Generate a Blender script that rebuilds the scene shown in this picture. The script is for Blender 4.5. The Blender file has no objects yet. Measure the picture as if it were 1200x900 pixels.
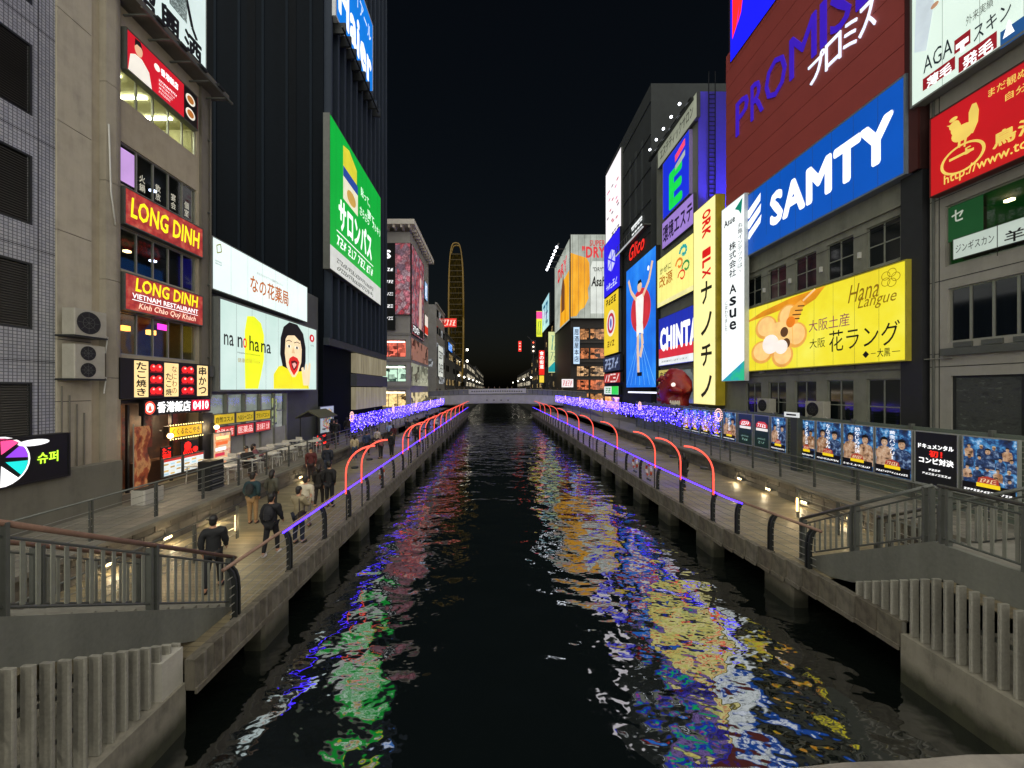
import bpy, bmesh, math, random
from mathutils import Vector, Matrix
R = math.radians
rnd = random.Random(7)
scene = bpy.context.scene
COL = scene.collection

# ------------------------------------------------------------------ camera, sky, fill sun, exposure
F = 440.0                      # focal length in photo pixels (1200 wide), principal point on the canal's vanishing point
VX, VY, CZ = 580.0, 456.0, 4.8 # vanishing point in the photo, eye height above the boardwalk
cd = bpy.data.cameras.new("camera")
cam = bpy.data.objects.new("camera", cd); COL.objects.link(cam)
cd.sensor_width = 36.0; cd.lens = F / 1200.0 * 36.0
cd.shift_x = (600 - VX) / 1200.0; cd.shift_y = (VY - 450) / 1200.0
cd.clip_start = 0.05; cd.clip_end = 3000
cam.location = (0, 0, CZ); cam.rotation_euler = (R(90), 0, 0)
scene.camera = cam

world = bpy.data.worlds.new("World"); scene.world = world; world.use_nodes = True
wn = world.node_tree.nodes; wl = world.node_tree.links
sky = wn.new("ShaderNodeTexSky"); sky.sky_type = 'NISHITA'; sky.sun_disc = False
sky.sun_elevation = R(44); sky.sun_rotation = R(180); sky.air_density = 1.6; sky.dust_density = 4.0
bgd = wn["Background"]; wl.new(sky.outputs[0], bgd.inputs[0]); bgd.inputs[1].default_value = 0.0018

sd = bpy.data.lights.new("fill_sun", 'SUN'); sd.energy = 3.4; sd.angle = R(130); sd.color = (1.0, 0.97, 0.88)  # wide soft fill added to light the facades evenly, no real source at night
so = bpy.data.objects.new("fill_sun", sd); COL.objects.link(so); so.rotation_euler = (R(46), 0, 0)

vs = scene.view_settings
vs.view_transform = 'Standard'; vs.look = 'None'; vs.exposure = 0.0; vs.gamma = 1.0; vs.use_curve_mapping = False
scene.render.engine = 'CYCLES'
cy = scene.cycles
cy.use_denoising = True
try: cy.denoiser = 'OPENIMAGEDENOISE'
except Exception: pass
cy.max_bounces = 5; cy.diffuse_bounces = 2; cy.glossy_bounces = 3; cy.transmission_bounces = 3; cy.transparent_max_bounces = 8
cy.caustics_reflective = False; cy.caustics_refractive = False
cy.sample_clamp_indirect = 3.0; cy.sample_clamp_direct = 0.0
cy.use_light_tree = True

# ------------------------------------------------------------------ pixel helpers (direction only; depth from the plane touched)
def PY(px, X): return F * X / (px - VX)          # distance along the canal of photo column px on the facade plane x = X
def PZ(py, Y): return CZ - (py - VY) / F * Y     # height of photo row py at distance Y

# ------------------------------------------------------------------ materials
def lin(h):
    h = h.lstrip('#'); c = [int(h[i:i+2], 16) / 255 for i in (0, 2, 4)]
    return tuple((v / 12.92 if v <= .04045 else ((v + .055) / 1.055) ** 2.4) for v in c)
MATS = {}
def newmat(key):
    m = bpy.data.materials.new(key); m.use_nodes = True
    return m, m.node_tree.nodes, m.node_tree.links, m.node_tree.nodes["Principled BSDF"]
def coords(n, l, scale=(1, 1, 1), src='Object'):
    tc = n.new("ShaderNodeTexCoord"); mp = n.new("ShaderNodeMapping"); mp.inputs['Scale'].default_value = scale
    l.new(tc.outputs[src], mp.inputs[0]); return mp.outputs[0]
def mathn(n, l, op, a, b=None):
    m = n.new("ShaderNodeMath"); m.operation = op
    for i, v in enumerate((a, b)):
        if v is None: continue
        if isinstance(v, (int, float)): m.inputs[i].default_value = v
        else: l.new(v, m.inputs[i])
    return m.outputs[0]
def ramp(n, l, fac, stops):
    r = n.new("ShaderNodeValToRGB"); e = r.color_ramp.elements
    while len(e) < len(stops): e.new(0.5)
    for k, (p, c) in enumerate(stops):
        e[k].position = p; e[k].color = (*c, 1) if len(c) == 3 else c
    if fac is not None: l.new(fac, r.inputs[0])
    return r.outputs[0]
def noise(n, l, vec, scale, detail=3, rough=.5):
    t = n.new("ShaderNodeTexNoise"); t.inputs['Scale'].default_value = scale; t.inputs['Detail'].default_value = detail
    t.inputs['Roughness'].default_value = rough
    if vec is not None: l.new(vec, t.inputs['Vector'])
    return t.outputs['Fac']
def paint(hexc, rough=.6, var=.25, metal=0.0, scale=2.5, bump=.15, streak=False, spec=.5):
    key = f"paint_{hexc}_{rough}_{var}_{metal}_{scale}_{bump}_{streak}_{spec}"
    if key in MATS: return MATS[key]
    m, n, l, p = newmat(key); c = lin(hexc)
    v = coords(n, l, (1, 1, .12) if streak else (1, 1, 1))
    f1 = noise(n, l, v, scale, 6, .62); v2 = coords(n, l); f2 = noise(n, l, v2, scale * 9, 3, .6)
    mix = mathn(n, l, 'ADD', mathn(n, l, 'MULTIPLY', f1, .7), mathn(n, l, 'MULTIPLY', f2, .3))
    lo = tuple(x * (1 - var) for x in c); hi = tuple(min(1, x * (1 + var)) for x in c)
    l.new(ramp(n, l, mix, [(.3, lo), (.7, hi)]), p.inputs['Base Color'])
    p.inputs['Roughness'].default_value = rough; p.inputs['Metallic'].default_value = metal; p.inputs['Specular IOR Level'].default_value = spec
    if bump:
        b = n.new("ShaderNodeBump"); b.inputs['Strength'].default_value = bump; b.inputs['Distance'].default_value = .01
        l.new(f2, b.inputs['Height']); l.new(b.outputs[0], p.inputs['Normal'])
    MATS[key] = m; return m
def emit(hexc, strength=1.0, var=.08, scale=1.2, light=True):
    key = f"emit_{hexc}_{strength}_{var}_{scale}_{light}"
    if key in MATS: return MATS[key]
    m, n, l, p = newmat(key); c = lin(hexc)
    p.inputs['Base Color'].default_value = (*[min(.8, x * .5) for x in c], 1); p.inputs['Roughness'].default_value = .35
    f = noise(n, l, coords(n, l), scale, 4)
    var = var*1.8
    l.new(ramp(n, l, f, [(.25, tuple(x * (1 - var) for x in c)), (.75, tuple(x * (1 + var) for x in c))]), p.inputs['Emission Color'])
    p.inputs['Emission Strength'].default_value = strength
    if not light: m.cycles.emission_sampling = 'NONE'
    MATS[key] = m; return m
def concrete(hexc='#8a887e', scale=1.2, stain=.45, tide=False):
    key = f"concrete_{hexc}_{scale}_{stain}_{tide}"
    if key in MATS: return MATS[key]
    m, n, l, p = newmat(key); c = lin(hexc)
    st = noise(n, l, coords(n, l, (1.6, 1.6, .18)), scale, 7, .7)
    bl = noise(n, l, coords(n, l), scale * 1.7, 8, .65); fi = noise(n, l, coords(n, l), 40, 3)
    s = mathn(n, l, 'ADD', mathn(n, l, 'MULTIPLY', st, .55), mathn(n, l, 'MULTIPLY', bl, .45))
    lo = tuple(x * (1 - stain) for x in c); hi = tuple(min(1, x * (1 + stain * .5)) for x in c)
    col = ramp(n, l, s, [(.33, lo), (.52, c), (.7, hi)])
    if tide:                                    # algae stain with a ragged edge just above the water line
        ge = n.new("ShaderNodeNewGeometry"); sx = n.new("ShaderNodeSeparateXYZ"); l.new(ge.outputs['Position'], sx.inputs[0])
        hgt = mathn(n, l, 'ADD', sx.outputs['Z'], mathn(n, l, 'MULTIPLY', st, -.5))
        k_ = ramp(n, l, mathn(n, l, 'ADD', hgt, 1.5), [(.25, (.16, .18, .12)), (.55, (1, 1, 1))])
        mx = n.new("ShaderNodeMix"); mx.data_type = 'RGBA'; mx.blend_type = 'MULTIPLY'; mx.inputs['Factor'].default_value = 1
        l.new(col, mx.inputs['A']); l.new(k_, mx.inputs['B']); col = mx.outputs['Result']
    l.new(col, p.inputs['Base Color']); p.inputs['Roughness'].default_value = .82
    b = n.new("ShaderNodeBump"); b.inputs['Strength'].default_value = .3; b.inputs['Distance'].default_value = .012
    l.new(mathn(n, l, 'ADD', fi, bl), b.inputs['Height']); l.new(b.outputs[0], p.inputs['Normal'])
    MATS[key] = m; return m
def bricks(key, c1, c2, mortar, bw, bh, ms=.012, rough=.4, axes=(1, 0, 1), bump=.5):
    if key in MATS: return MATS[key]
    m, n, l, p = newmat(key)
    tc = n.new("ShaderNodeTexCoord"); sx = n.new("ShaderNodeSeparateXYZ"); l.new(tc.outputs['Object'], sx.inputs[0])
    cx = n.new("ShaderNodeCombineXYZ"); l.new(sx.outputs[axes[0] and 'X' or 'Y'], cx.inputs[0]); l.new(sx.outputs['Z' if axes[2] else 'Y'], cx.inputs[1])
    t = n.new("ShaderNodeTexBrick"); l.new(cx.outputs[0], t.inputs['Vector'])
    t.inputs['Color1'].default_value = (*lin(c1), 1); t.inputs['Color2'].default_value = (*lin(c2), 1); t.inputs['Mortar'].default_value = (*lin(mortar), 1)
    t.inputs['Scale'].default_value = 1; t.inputs['Brick Width'].default_value = bw; t.inputs['Row Height'].default_value = bh
    t.inputs['Mortar Size'].default_value = ms; t.offset = 0.0 if bw == bh else .5
    nz = noise(n, l, coords(n, l, (1, 1, .3)), 1.1, 6)
    mx = n.new("ShaderNodeMix"); mx.data_type = 'RGBA'; mx.blend_type = 'MULTIPLY'; mx.inputs['Factor'].default_value = .6
    l.new(t.outputs['Color'], mx.inputs['A']); l.new(ramp(n, l, nz, [(.3, (.55, .55, .55)), (.65, (1, 1, 1))]), mx.inputs['B'])
    l.new(mx.outputs['Result'], p.inputs['Base Color']); p.inputs['Roughness'].default_value = rough
    b = n.new("ShaderNodeBump"); b.inputs['Strength'].default_value = bump; b.inputs['Distance'].default_value = .006; b.invert = True
    l.new(t.outputs['Fac'], b.inputs['Height']); l.new(b.outputs[0], p.inputs['Normal'])
    MATS[key] = m; return m
def planks(key='deck_planks', hexc='#8d8266', pw=.14):
    if key in MATS: return MATS[key]
    m, n, l, p = newmat(key)
    tc = n.new("ShaderNodeTexCoord"); sx = n.new("ShaderNodeSeparateXYZ"); l.new(tc.outputs['Object'], sx.inputs[0])
    cx = n.new("ShaderNodeCombineXYZ"); l.new(sx.outputs['X'], cx.inputs[0]); l.new(sx.outputs['Y'], cx.inputs[1])
    t = n.new("ShaderNodeTexBrick"); l.new(cx.outputs[0], t.inputs['Vector'])
    c = lin(hexc)
    t.inputs['Color1'].default_value = (*[x * .8 for x in c], 1); t.inputs['Color2'].default_value = (*[x * 1.2 for x in c], 1)
    t.inputs['Mortar'].default_value = (*[x * .5 for x in c], 1)
    t.inputs['Scale'].default_value = 1; t.inputs['Brick Width'].default_value = 1.9; t.inputs['Row Height'].default_value = pw; t.inputs['Mortar Size'].default_value = .008
    nz = noise(n, l, coords(n, l, (.6, 6, 1)), 2.2, 6); big = noise(n, l, coords(n, l), .45, 5)
    mx = n.new("ShaderNodeMix"); mx.data_type = 'RGBA'; mx.blend_type = 'MULTIPLY'; mx.inputs['Factor'].default_value = .7
    l.new(t.outputs['Color'], mx.inputs['A']); l.new(ramp(n, l, mathn(n, l, 'MULTIPLY', mathn(n, l, 'ADD', nz, big), .5), [(.32, (.5, .5, .5)), (.65, (1, 1, 1))]), mx.inputs['B'])
    l.new(mx.outputs['Result'], p.inputs['Base Color'])
    l.new(ramp(n, l, big, [(.35, (.28,) * 3), (.6, (.6,) * 3)]), p.inputs['Roughness'])
    b = n.new("ShaderNodeBump"); b.inputs['Strength'].default_value = .5; b.inputs['Distance'].default_value = .006; b.invert = True
    l.new(t.outputs['Fac'], b.inputs['Height']); l.new(b.outputs[0], p.inputs['Normal'])
    MATS[key] = m; return m
def glass_dark(key='glass_dark', tint='#0b0f12'):
    if key in MATS: return MATS[key]
    m, n, l, p = newmat(key)
    p.inputs['Base Color'].default_value = (*lin(tint), 1); p.inputs['Roughness'].default_value = .06; p.inputs['IOR'].default_value = 1.6
    b = n.new("ShaderNodeBump"); b.inputs['Strength'].default_value = .05
    l.new(noise(n, l, coords(n, l), .8, 1), b.inputs['Height']); l.new(b.outputs[0], p.inputs['Normal'])
    MATS[key] = m; return m
def glass_clear(key='glass_clear'):
    if key in MATS: return MATS[key]
    m, n, l, p = newmat(key)
    tr = n.new("ShaderNodeBsdfTransparent"); gl = n.new("ShaderNodeBsdfGlossy"); gl.inputs['Roughness'].default_value = .03
    fr = n.new("ShaderNodeLayerWeight"); fr.inputs['Blend'].default_value = .25
    tr.inputs[0].default_value = (.86, .9, .88, 1)
    mx = n.new("ShaderNodeMixShader"); l.new(mathn(n, l, 'ADD', mathn(n, l, 'MULTIPLY', fr.outputs['Facing'], .1), .02), mx.inputs[0]); l.new(tr.outputs[0], mx.inputs[1]); l.new(gl.outputs[0], mx.inputs[2])
    l.new(mx.outputs[0], n["Material Output"].inputs['Surface']); MATS[key] = m; return m
def lit_window(hexc, strength, dark='#120d08', scale=1.6, thr=.5, key2=''):
    """lit rooms far off: patchy interior light seen through glass"""
    key = f"lit_{hexc}_{strength}_{scale}_{thr}_{key2}"
    if key in MATS: return MATS[key]
    m, n, l, p = newmat(key); c = lin(hexc)
    t = n.new("ShaderNodeTexVoronoi"); t.inputs['Scale'].default_value = scale; t.distance = 'CHEBYCHEV'
    l.new(coords(n, l, (1, 1, 1.6)), t.inputs['Vector'])
    bw = n.new("ShaderNodeRGBToBW"); l.new(t.outputs['Color'], bw.inputs[0])
    nz = noise(n, l, coords(n, l), scale * 2.4, 4)
    f = mathn(n, l, 'MULTIPLY', bw.outputs[0], mathn(n, l, 'ADD', nz, .3))
    col = ramp(n, l, f, [(thr * .35, lin(dark)), (thr * .8, tuple(x * .45 for x in c)), (min(.98, thr * 1.35), c)])
    p.inputs['Base Color'].default_value = (.02, .02, .02, 1); p.inputs['Roughness'].default_value = .1
    l.new(col, p.inputs['Emission Color']); p.inputs['Emission Strength'].default_value = strength
    MATS[key] = m; return m
def flowers():
    if 'flowers' in MATS: return MATS['flowers']
    m, n, l, p = newmat('flowers')
    v = coords(n, l)
    t = n.new("ShaderNodeTexVoronoi"); t.inputs['Scale'].default_value = 1.1; l.new(v, t.inputs['Vector'])
    t2 = n.new("ShaderNodeTexVoronoi"); t2.inputs['Scale'].default_value = 4.6; l.new(v, t2.inputs['Vector'])
    bw = n.new("ShaderNodeRGBToBW"); l.new(t.outputs['Color'], bw.inputs[0])
    c1 = ramp(n, l, bw.outputs[0], [(.2, lin('#7d5f73')), (.42, lin('#d8b7bd')), (.6, lin('#c4283f')), (.8, lin('#dd7f8f'))])
    sh = ramp(n, l, mathn(n, l, 'ADD', mathn(n, l, 'MULTIPLY', t.outputs['Distance'], .5), mathn(n, l, 'MULTIPLY', t2.outputs['Distance'], .6)), [(.15, (1, 1, 1)), (.75, (.18, .12, .16))])
    mx = n.new("ShaderNodeMix"); mx.data_type = 'RGBA'; mx.blend_type = 'MULTIPLY'; mx.inputs['Factor'].default_value = 1
    l.new(c1, mx.inputs['A']); l.new(sh, mx.inputs['B']); l.new(mx.outputs['Result'], p.inputs['Emission Color']); p.inputs['Emission Strength'].default_value = 1.0
    p.inputs['Base Color'].default_value = (.1, .08, .08, 1); MATS['flowers'] = m; return m
def printed(key, stops, scale=3.0, strength=1.0, stretch=(1, 1, 1)):
    """flat colour print with soft mottling, back-lit; walls and cloth get an added glow too"""
    if key in MATS: return MATS[key]
    m, n, l, p = newmat(key)
    f = noise(n, l, coords(n, l, stretch), scale, 6, .6)
    l.new(ramp(n, l, f, [(a, lin(c)) for a, c in stops]), p.inputs['Emission Color']); p.inputs['Emission Strength'].default_value = strength
    p.inputs['Base Color'].default_value = (.03, .03, .03, 1); p.inputs['Specular IOR Level'].default_value = .2; MATS[key] = m; return m
def water():
    m, n, l, p = newmat('water')
    n.remove(p)
    gl = n.new("ShaderNodeBsdfGlossy"); gl.inputs['Roughness'].default_value = .045; gl.inputs['Color'].default_value = (.95, .97, 1, 1)
    df = n.new("ShaderNodeBsdfDiffuse"); df.inputs['Color'].default_value = (.004, .006, .005, 1)
    fr = n.new("ShaderNodeFresnel"); fr.inputs['IOR'].default_value = 4.2
    v = coords(n, l, (.72, 1.05, 1))
    a = noise(n, l, v, .5, 1, .4); b_ = noise(n, l, v, 1.5, 1, .45); c = noise(n, l, coords(n, l, (.7, 1.2, 1)), 4.5, 1, .5)
    h = mathn(n, l, 'ADD', mathn(n, l, 'MULTIPLY', a, .55), mathn(n, l, 'ADD', mathn(n, l, 'MULTIPLY', b_, .27), mathn(n, l, 'MULTIPLY', c, .05)))
    bp = n.new("ShaderNodeBump"); bp.inputs['Strength'].default_value = 1.0; bp.inputs['Distance'].default_value = .22
    l.new(h, bp.inputs['Height'])
    for s in (gl, df, fr): l.new(bp.outputs[0], s.inputs['Normal'])
    mx = n.new("ShaderNodeMixShader"); l.new(mathn(n, l, 'MINIMUM', mathn(n, l, 'MULTIPLY', fr.outputs[0], 1.0), .92), mx.inputs[0])
    l.new(df.outputs[0], mx.inputs[1]); l.new(gl.outputs[0], mx.inputs[2]); l.new(mx.outputs[0], n["Material Output"].inputs['Surface'])
    return m

# ------------------------------------------------------------------ mesh helpers
class B:
    def __init__(s): s.v = []; s.f = []
    def box(s, x0, x1, y0, y1, z0, z1):
        i = len(s.v)
        s.v += [(x0, y0, z0), (x1, y0, z0), (x1, y1, z0), (x0, y1, z0), (x0, y0, z1), (x1, y0, z1), (x1, y1, z1), (x0, y1, z1)]
        s.f += [(i, i+3, i+2, i+1), (i+4, i+5, i+6, i+7), (i, i+1, i+5, i+4), (i+1, i+2, i+6, i+5), (i+2, i+3, i+7, i+6), (i+3, i, i+4, i+7)]
        return s
    def cbox(s, x0, x1, y0, y1, z0, z1, b=.02):
        """box with chamfered vertical and top edges (an 8-sided plan)"""
        pl = [(x0+b, y0), (x1-b, y0), (x1, y0+b), (x1, y1-b), (x1-b, y1), (x0+b, y1), (x0, y1-b), (x0, y0+b)]
        return s.prismz(pl, z0, z1)
    def prismz(s, pl, z0, z1):
        i = len(s.v); k = len(pl)
        s.v += [(x, y, z0) for x, y in pl] + [(x, y, z1) for x, y in pl]
        s.f += [tuple(i + k - 1 - j for j in range(k)), tuple(i + k + j for j in range(k))]
        s.f += [(i + j, i + (j+1) % k, i + k + (j+1) % k, i + k + j) for j in range(k)]
        return s
    def prismy(s, pl, y0, y1):
        """outline in x,z (counter-clockwise seen from the front), front at y0"""
        i = len(s.v); k = len(pl)
        s.v += [(x, y0, z) for x, z in pl] + [(x, y1, z) for x, z in pl]
        s.f += [tuple(i + j for j in range(k)), tuple(i + 2*k - 1 - j for j in range(k))]
        s.f += [(i + (j+1) % k, i + j, i + k + j, i + k + (j+1) % k) for j in range(k)]
        return s
    def prismx(s, pl, x0, x1):
        i = len(s.v); k = len(pl)
        s.v += [(x0, y, z) for y, z in pl] + [(x1, y, z) for y, z in pl]
        s.f += [tuple(i + k - 1 - j for j in range(k)), tuple(i + k + j for j in range(k))]
        s.f += [(i + j, i + (j+1) % k, i + k + (j+1) % k, i + k + j) for j in range(k)]
        return s
    def flat(s, pl, y):
        i = len(s.v); s.v += [(x, y, z) for x, z in pl]; s.f.append(tuple(range(i, i + len(pl)))); return s
    def ell(s, cx, cz, rx, rz, y, n=24, a0=0.0):
        return s.flat([(cx + rx * math.cos(a0 + 2*math.pi*k/n), cz + rz * math.sin(a0 + 2*math.pi*k/n)) for k in range(n)], y)
    def ring(s, cx, cz, r0, r1, y, n=28, sz=1.0):
        i = len(s.v)
        for k in range(n):
            a = 2*math.pi*k/n
            s.v += [(cx + r0*math.cos(a), y, cz + r0*sz*math.sin(a)), (cx + r1*math.cos(a), y, cz + r1*sz*math.sin(a))]
        s.f += [(i+2*k, i+2*k+1, i+2*((k+1) % n)+1, i+2*((k+1) % n)) for k in range(n)]
        return s
    def stroke(s, pts, w, y):
        for (x0, z0), (x1, z1) in zip(pts, pts[1:]):
            d = math.hypot(x1-x0, z1-z0) or 1; nx, nz = -(z1-z0)/d*w/2, (x1-x0)/d*w/2
            s.flat([(x0-nx, z0-nz), (x1-nx, z1-nz), (x1+nx, z1+nz), (x0+nx, z0+nz)], y)
        return s
    def tube(s, pts, r, n=8, cap=True):
        i0 = len(s.v); P = [Vector(p) for p in pts]; rr = r if isinstance(r, (list, tuple)) else [r]*len(P)
        up = None
        for k, p in enumerate(P):
            t = (P[min(k+1, len(P)-1)] - P[max(k-1, 0)]).normalized()
            if up is None:
                up = Vector((0, 0, 1)) if abs(t.z) < .9 else Vector((1, 0, 0))
            a = t.cross(up)
            if a.length < 1e-4: a = t.cross(Vector((0, 1, 0)))
            a.normalize(); b = a.cross(t).normalized(); up = b
            for j in range(n):
                w = 2*math.pi*j/n; q = p + (a*math.cos(w) + b*math.sin(w))*rr[k]; s.v.append(tuple(q))
        for k in range(len(P)-1):
            for j in range(n):
                s.f.append((i0+k*n+j, i0+k*n+(j+1) % n, i0+(k+1)*n+(j+1) % n, i0+(k+1)*n+j))
        if cap:
            s.f.append(tuple(i0+n-1-j for j in range(n))); s.f.append(tuple(i0+(len(P)-1)*n+j for j in range(n)))
        return s
    def lathe(s, prof, cx=0, cy=0, n=16):
        i0 = len(s.v)
        for r, z in prof:
            for j in range(n): s.v.append((cx + r*math.cos(2*math.pi*j/n), cy + r*math.sin(2*math.pi*j/n), z))
        for k in range(len(prof)-1):
            for j in range(n): s.f.append((i0+k*n+j, i0+k*n+(j+1) % n, i0+(k+1)*n+(j+1) % n, i0+(k+1)*n+j))
        s.f.append(tuple(i0+n-1-j for j in range(n))); s.f.append(tuple(i0+(len(prof)-1)*n+j for j in range(n)))
        return s
    def octa(s, x, y, z, r):
        i = len(s.v); s.v += [(x+r, y, z), (x-r, y, z), (x, y+r, z), (x, y-r, z), (x, y, z+r), (x, y, z-r)]
        s.f += [(i, i+2, i+4), (i+2, i+1, i+4), (i+1, i+3, i+4), (i+3, i, i+4), (i+2, i, i+5), (i+1, i+2, i+5), (i+3, i+1, i+5), (i, i+3, i+5)]
        return s
    def ball(s, x, y, z, rx, ry=None, rz=None, n=12, m=8):
        ry = ry or rx; rz = rz or rx; i0 = len(s.v)
        for k in range(m+1):
            a = -math.pi/2 + math.pi*k/m
            for j in range(n):
                w = 2*math.pi*j/n; s.v.append((x+rx*math.cos(a)*math.cos(w), y+ry*math.cos(a)*math.sin(w), z+rz*math.sin(a)))
        for k in range(m):
            for j in range(n): s.f.append((i0+k*n+j, i0+k*n+(j+1) % n, i0+(k+1)*n+(j+1) % n, i0+(k+1)*n+j))
        return s
    def mesh(s, name, mat, smooth=False):
        me = bpy.data.meshes.new(name); me.from_pydata(s.v, [], s.f)
        if mat: me.materials.append(mat)
        if smooth: me.polygons.foreach_set('use_smooth', [True]*len(me.polygons))
        me.update(); return me
    def build(s, name, mat, parent=None, loc=None, rz=0, smooth=False):
        return link(name, s.mesh(name, mat, smooth), parent, loc, rz)
def link(name, me, parent=None, loc=None, rz=0):
    o = bpy.data.objects.new(name, me); COL.objects.link(o); o.parent = parent
    if loc is not None: o.location = loc
    if rz: o.rotation_euler = (0, 0, rz)
    return o
def T(name, label, cat, loc=(0, 0, 0), rz=0.0, group=None):
    o = bpy.data.objects.new(name, None); COL.objects.link(o); o.empty_display_size = .2
    o.location = loc; o.rotation_euler = (0, 0, rz); return tag(o, label, cat, group)
def tag(o, label, cat, group=None):
    o['label'] = label; o['category'] = cat
    if group: o['group'] = group
    return o
def struct(o, kind='structure'): o['kind'] = kind; return o
def part_stuff(o): o['kind'] = 'stuff'; return o
def copy_tree(o, parent=None, loc=None, rz=None):
    c = o.copy(); COL.objects.link(c); c.parent = parent
    if loc is not None: c.location = loc
    if rz is not None: c.rotation_euler = (0, 0, rz)
    for ch in [x for x in KIDS.get(o.name, []) or o.children]: copy_tree(ch, c)
    return c
KIDS = {}
LEFT, RIGHT, FRONT = R(90), R(-90), 0.0

_tc = {}
WORK = bpy.data.scenes.new('work')           # scratch scene so that evaluating a curve or a skin stays quick; removed at the end
def evaluated(o):
    WORK.collection.objects.link(o)
    with bpy.context.temp_override(scene=WORK, view_layer=WORK.view_layers[0]):
        dg = bpy.context.evaluated_depsgraph_get(); dg.update()
        return bpy.data.meshes.new_from_object(o.evaluated_get(dg))
def text_mesh(s, bold=0.0, shear=0.0, extr=0.0):
    key = (s, bold, shear, extr)
    if key in _tc: return _tc[key]
    cu = bpy.data.curves.new('lettering', 'FONT'); cu.body = s; cu.offset = min(bold, .012) if extr else 0.0; cu.shear = shear; cu.resolution_u = 2
    cu.extrude = extr; cu.fill_mode = 'FRONT' if not extr else 'BOTH'
    cu.space_character = 1 + max(0, bold)*1.3
    o = bpy.data.objects.new('lettering', cu); me = evaluated(o)
    bpy.data.objects.remove(o); bpy.data.curves.remove(cu)
    V0 = [tuple(v.co) for v in me.vertices]; F0 = [tuple(p.vertices) for p in me.polygons]; V, Fc = list(V0), list(F0)
    if bold > .004 and not extr:                 # heavier strokes: the glyph again, shifted each way, a hair behind
        nb = 5 if bold < .03 else 12
        for q, (dx, dy) in enumerate([(math.cos(2*math.pi*k/nb+.4), math.sin(2*math.pi*k/nb+.4)) for k in range(nb)]):
            i = len(V); V += [(v[0]+dx*bold*.75, v[1]+dy*bold*.75, -.0006*(q+1)) for v in V0]; Fc += [tuple(i+k for k in f) for f in F0]
    _tc[key] = V, Fc
    bpy.data.meshes.remove(me)
    return _tc[key]
def text(root, s, x0, x1, z0, z1, mat, y=-.02, bold=.02, shear=0, name='lettering', depth=0.0, keep=False):
    """lettering stretched into the box x0..x1, z0..z1 of a facade-local frame"""
    vs_, fs = text_mesh(s, bold, shear, .5 if depth else 0.0)
    if not vs_: return None
    ax, bx = min(v[0] for v in vs_), max(v[0] for v in vs_); ay, by = min(v[1] for v in vs_), max(v[1] for v in vs_)
    sx = (x1-x0)/max(1e-6, bx-ax); sy = (z1-z0)/max(1e-6, by-ay)
    if keep:
        k = min(sx, sy); x0 = (x0+x1)/2 - k*(bx-ax)/2; z0 = (z0+z1)/2 - k*(by-ay)/2; sx = sy = k
    b = B(); b.v = [(x0 + (v[0]-ax)*sx, y - v[2]*(depth or 1), z0 + (v[1]-ay)*sy) for v in vs_]; b.f = list(fs)
    return b.build(name, mat, root)
def vtext(root, s, cx, w, z0, z1, mat, y=-.02, bold=.02, name='lettering'):
    h = (z1 - z0) / len(s)
    b = B()
    for k, ch in enumerate(s):
        vs_, fs = text_mesh(ch, bold)
        if not vs_: continue
        zt = z1 - (k+1)*h; i = len(b.v)
        if ch == 'ー':
            b.box(cx-w*.08, cx+w*.08, y-.002, y, zt+h*.1, zt+h*.9); continue
        ax, bx = min(v[0] for v in vs_), max(v[0] for v in vs_); ay, by = min(v[1] for v in vs_), max(v[1] for v in vs_)
        ww, hh = min(1, max(.35, (bx-ax)/.85)), min(1, max(.35, (by-ay)/.85))
        sx = w*ww/max(.01, bx-ax); sy = h*.88*hh/max(.01, by-ay)
        b.v += [(cx - w*ww/2 + (v[0]-ax)*sx, y - v[2], zt + h*.5 - h*.44*hh + (v[1]-ay)*sy) for v in vs_]
        b.f += [tuple(i+q for q in f) for f in fs]
    return b.build(name, mat, root)

def wall_with_holes(W, H, D, holes, z0=0.0, reveal=.22):
    b = B(); xs = sorted({0, W} | {h[0] for h in holes} | {h[1] for h in holes}); zs = sorted({z0, z0+H} | {h[2] for h in holes} | {h[3] for h in holes})
    xs = [x for x in xs if 0 <= x <= W]; zs = [z for z in zs if z0 <= z <= z0+H]
    def hole(x, z): return any(h[0] < x < h[1] and h[2] < z < h[3] for h in holes)
    for xa, xb in zip(xs, xs[1:]):
        for za, zb in zip(zs, zs[1:]):
            if not hole((xa+xb)/2, (za+zb)/2): b.flat([(xa, za), (xb, za), (xb, zb), (xa, zb)], 0)
    for x0, x1, za, zb in holes:
        i = len(b.v)
        b.v += [(x0, 0, za), (x1, 0, za), (x1, 0, zb), (x0, 0, zb), (x0, reveal, za), (x1, reveal, za), (x1, reveal, zb), (x0, reveal, zb)]
        b.f += [(i, i+1, i+5, i+4), (i+1, i+2, i+6, i+5), (i+2, i+3, i+7, i+6), (i+3, i, i+4, i+7)]
    i = len(b.v); z1 = z0+H
    b.v += [(0, 0, z0), (W, 0, z0), (W, D, z0), (0, D, z0), (0, 0, z1), (W, 0, z1), (W, D, z1), (0, D, z1)]
    b.f += [(i+4, i+5, i+6, i+7), (i+1, i+2, i+6, i+5), (i+2, i+3, i+7, i+6), (i+3, i, i+4, i+7)]
    return b
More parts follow.
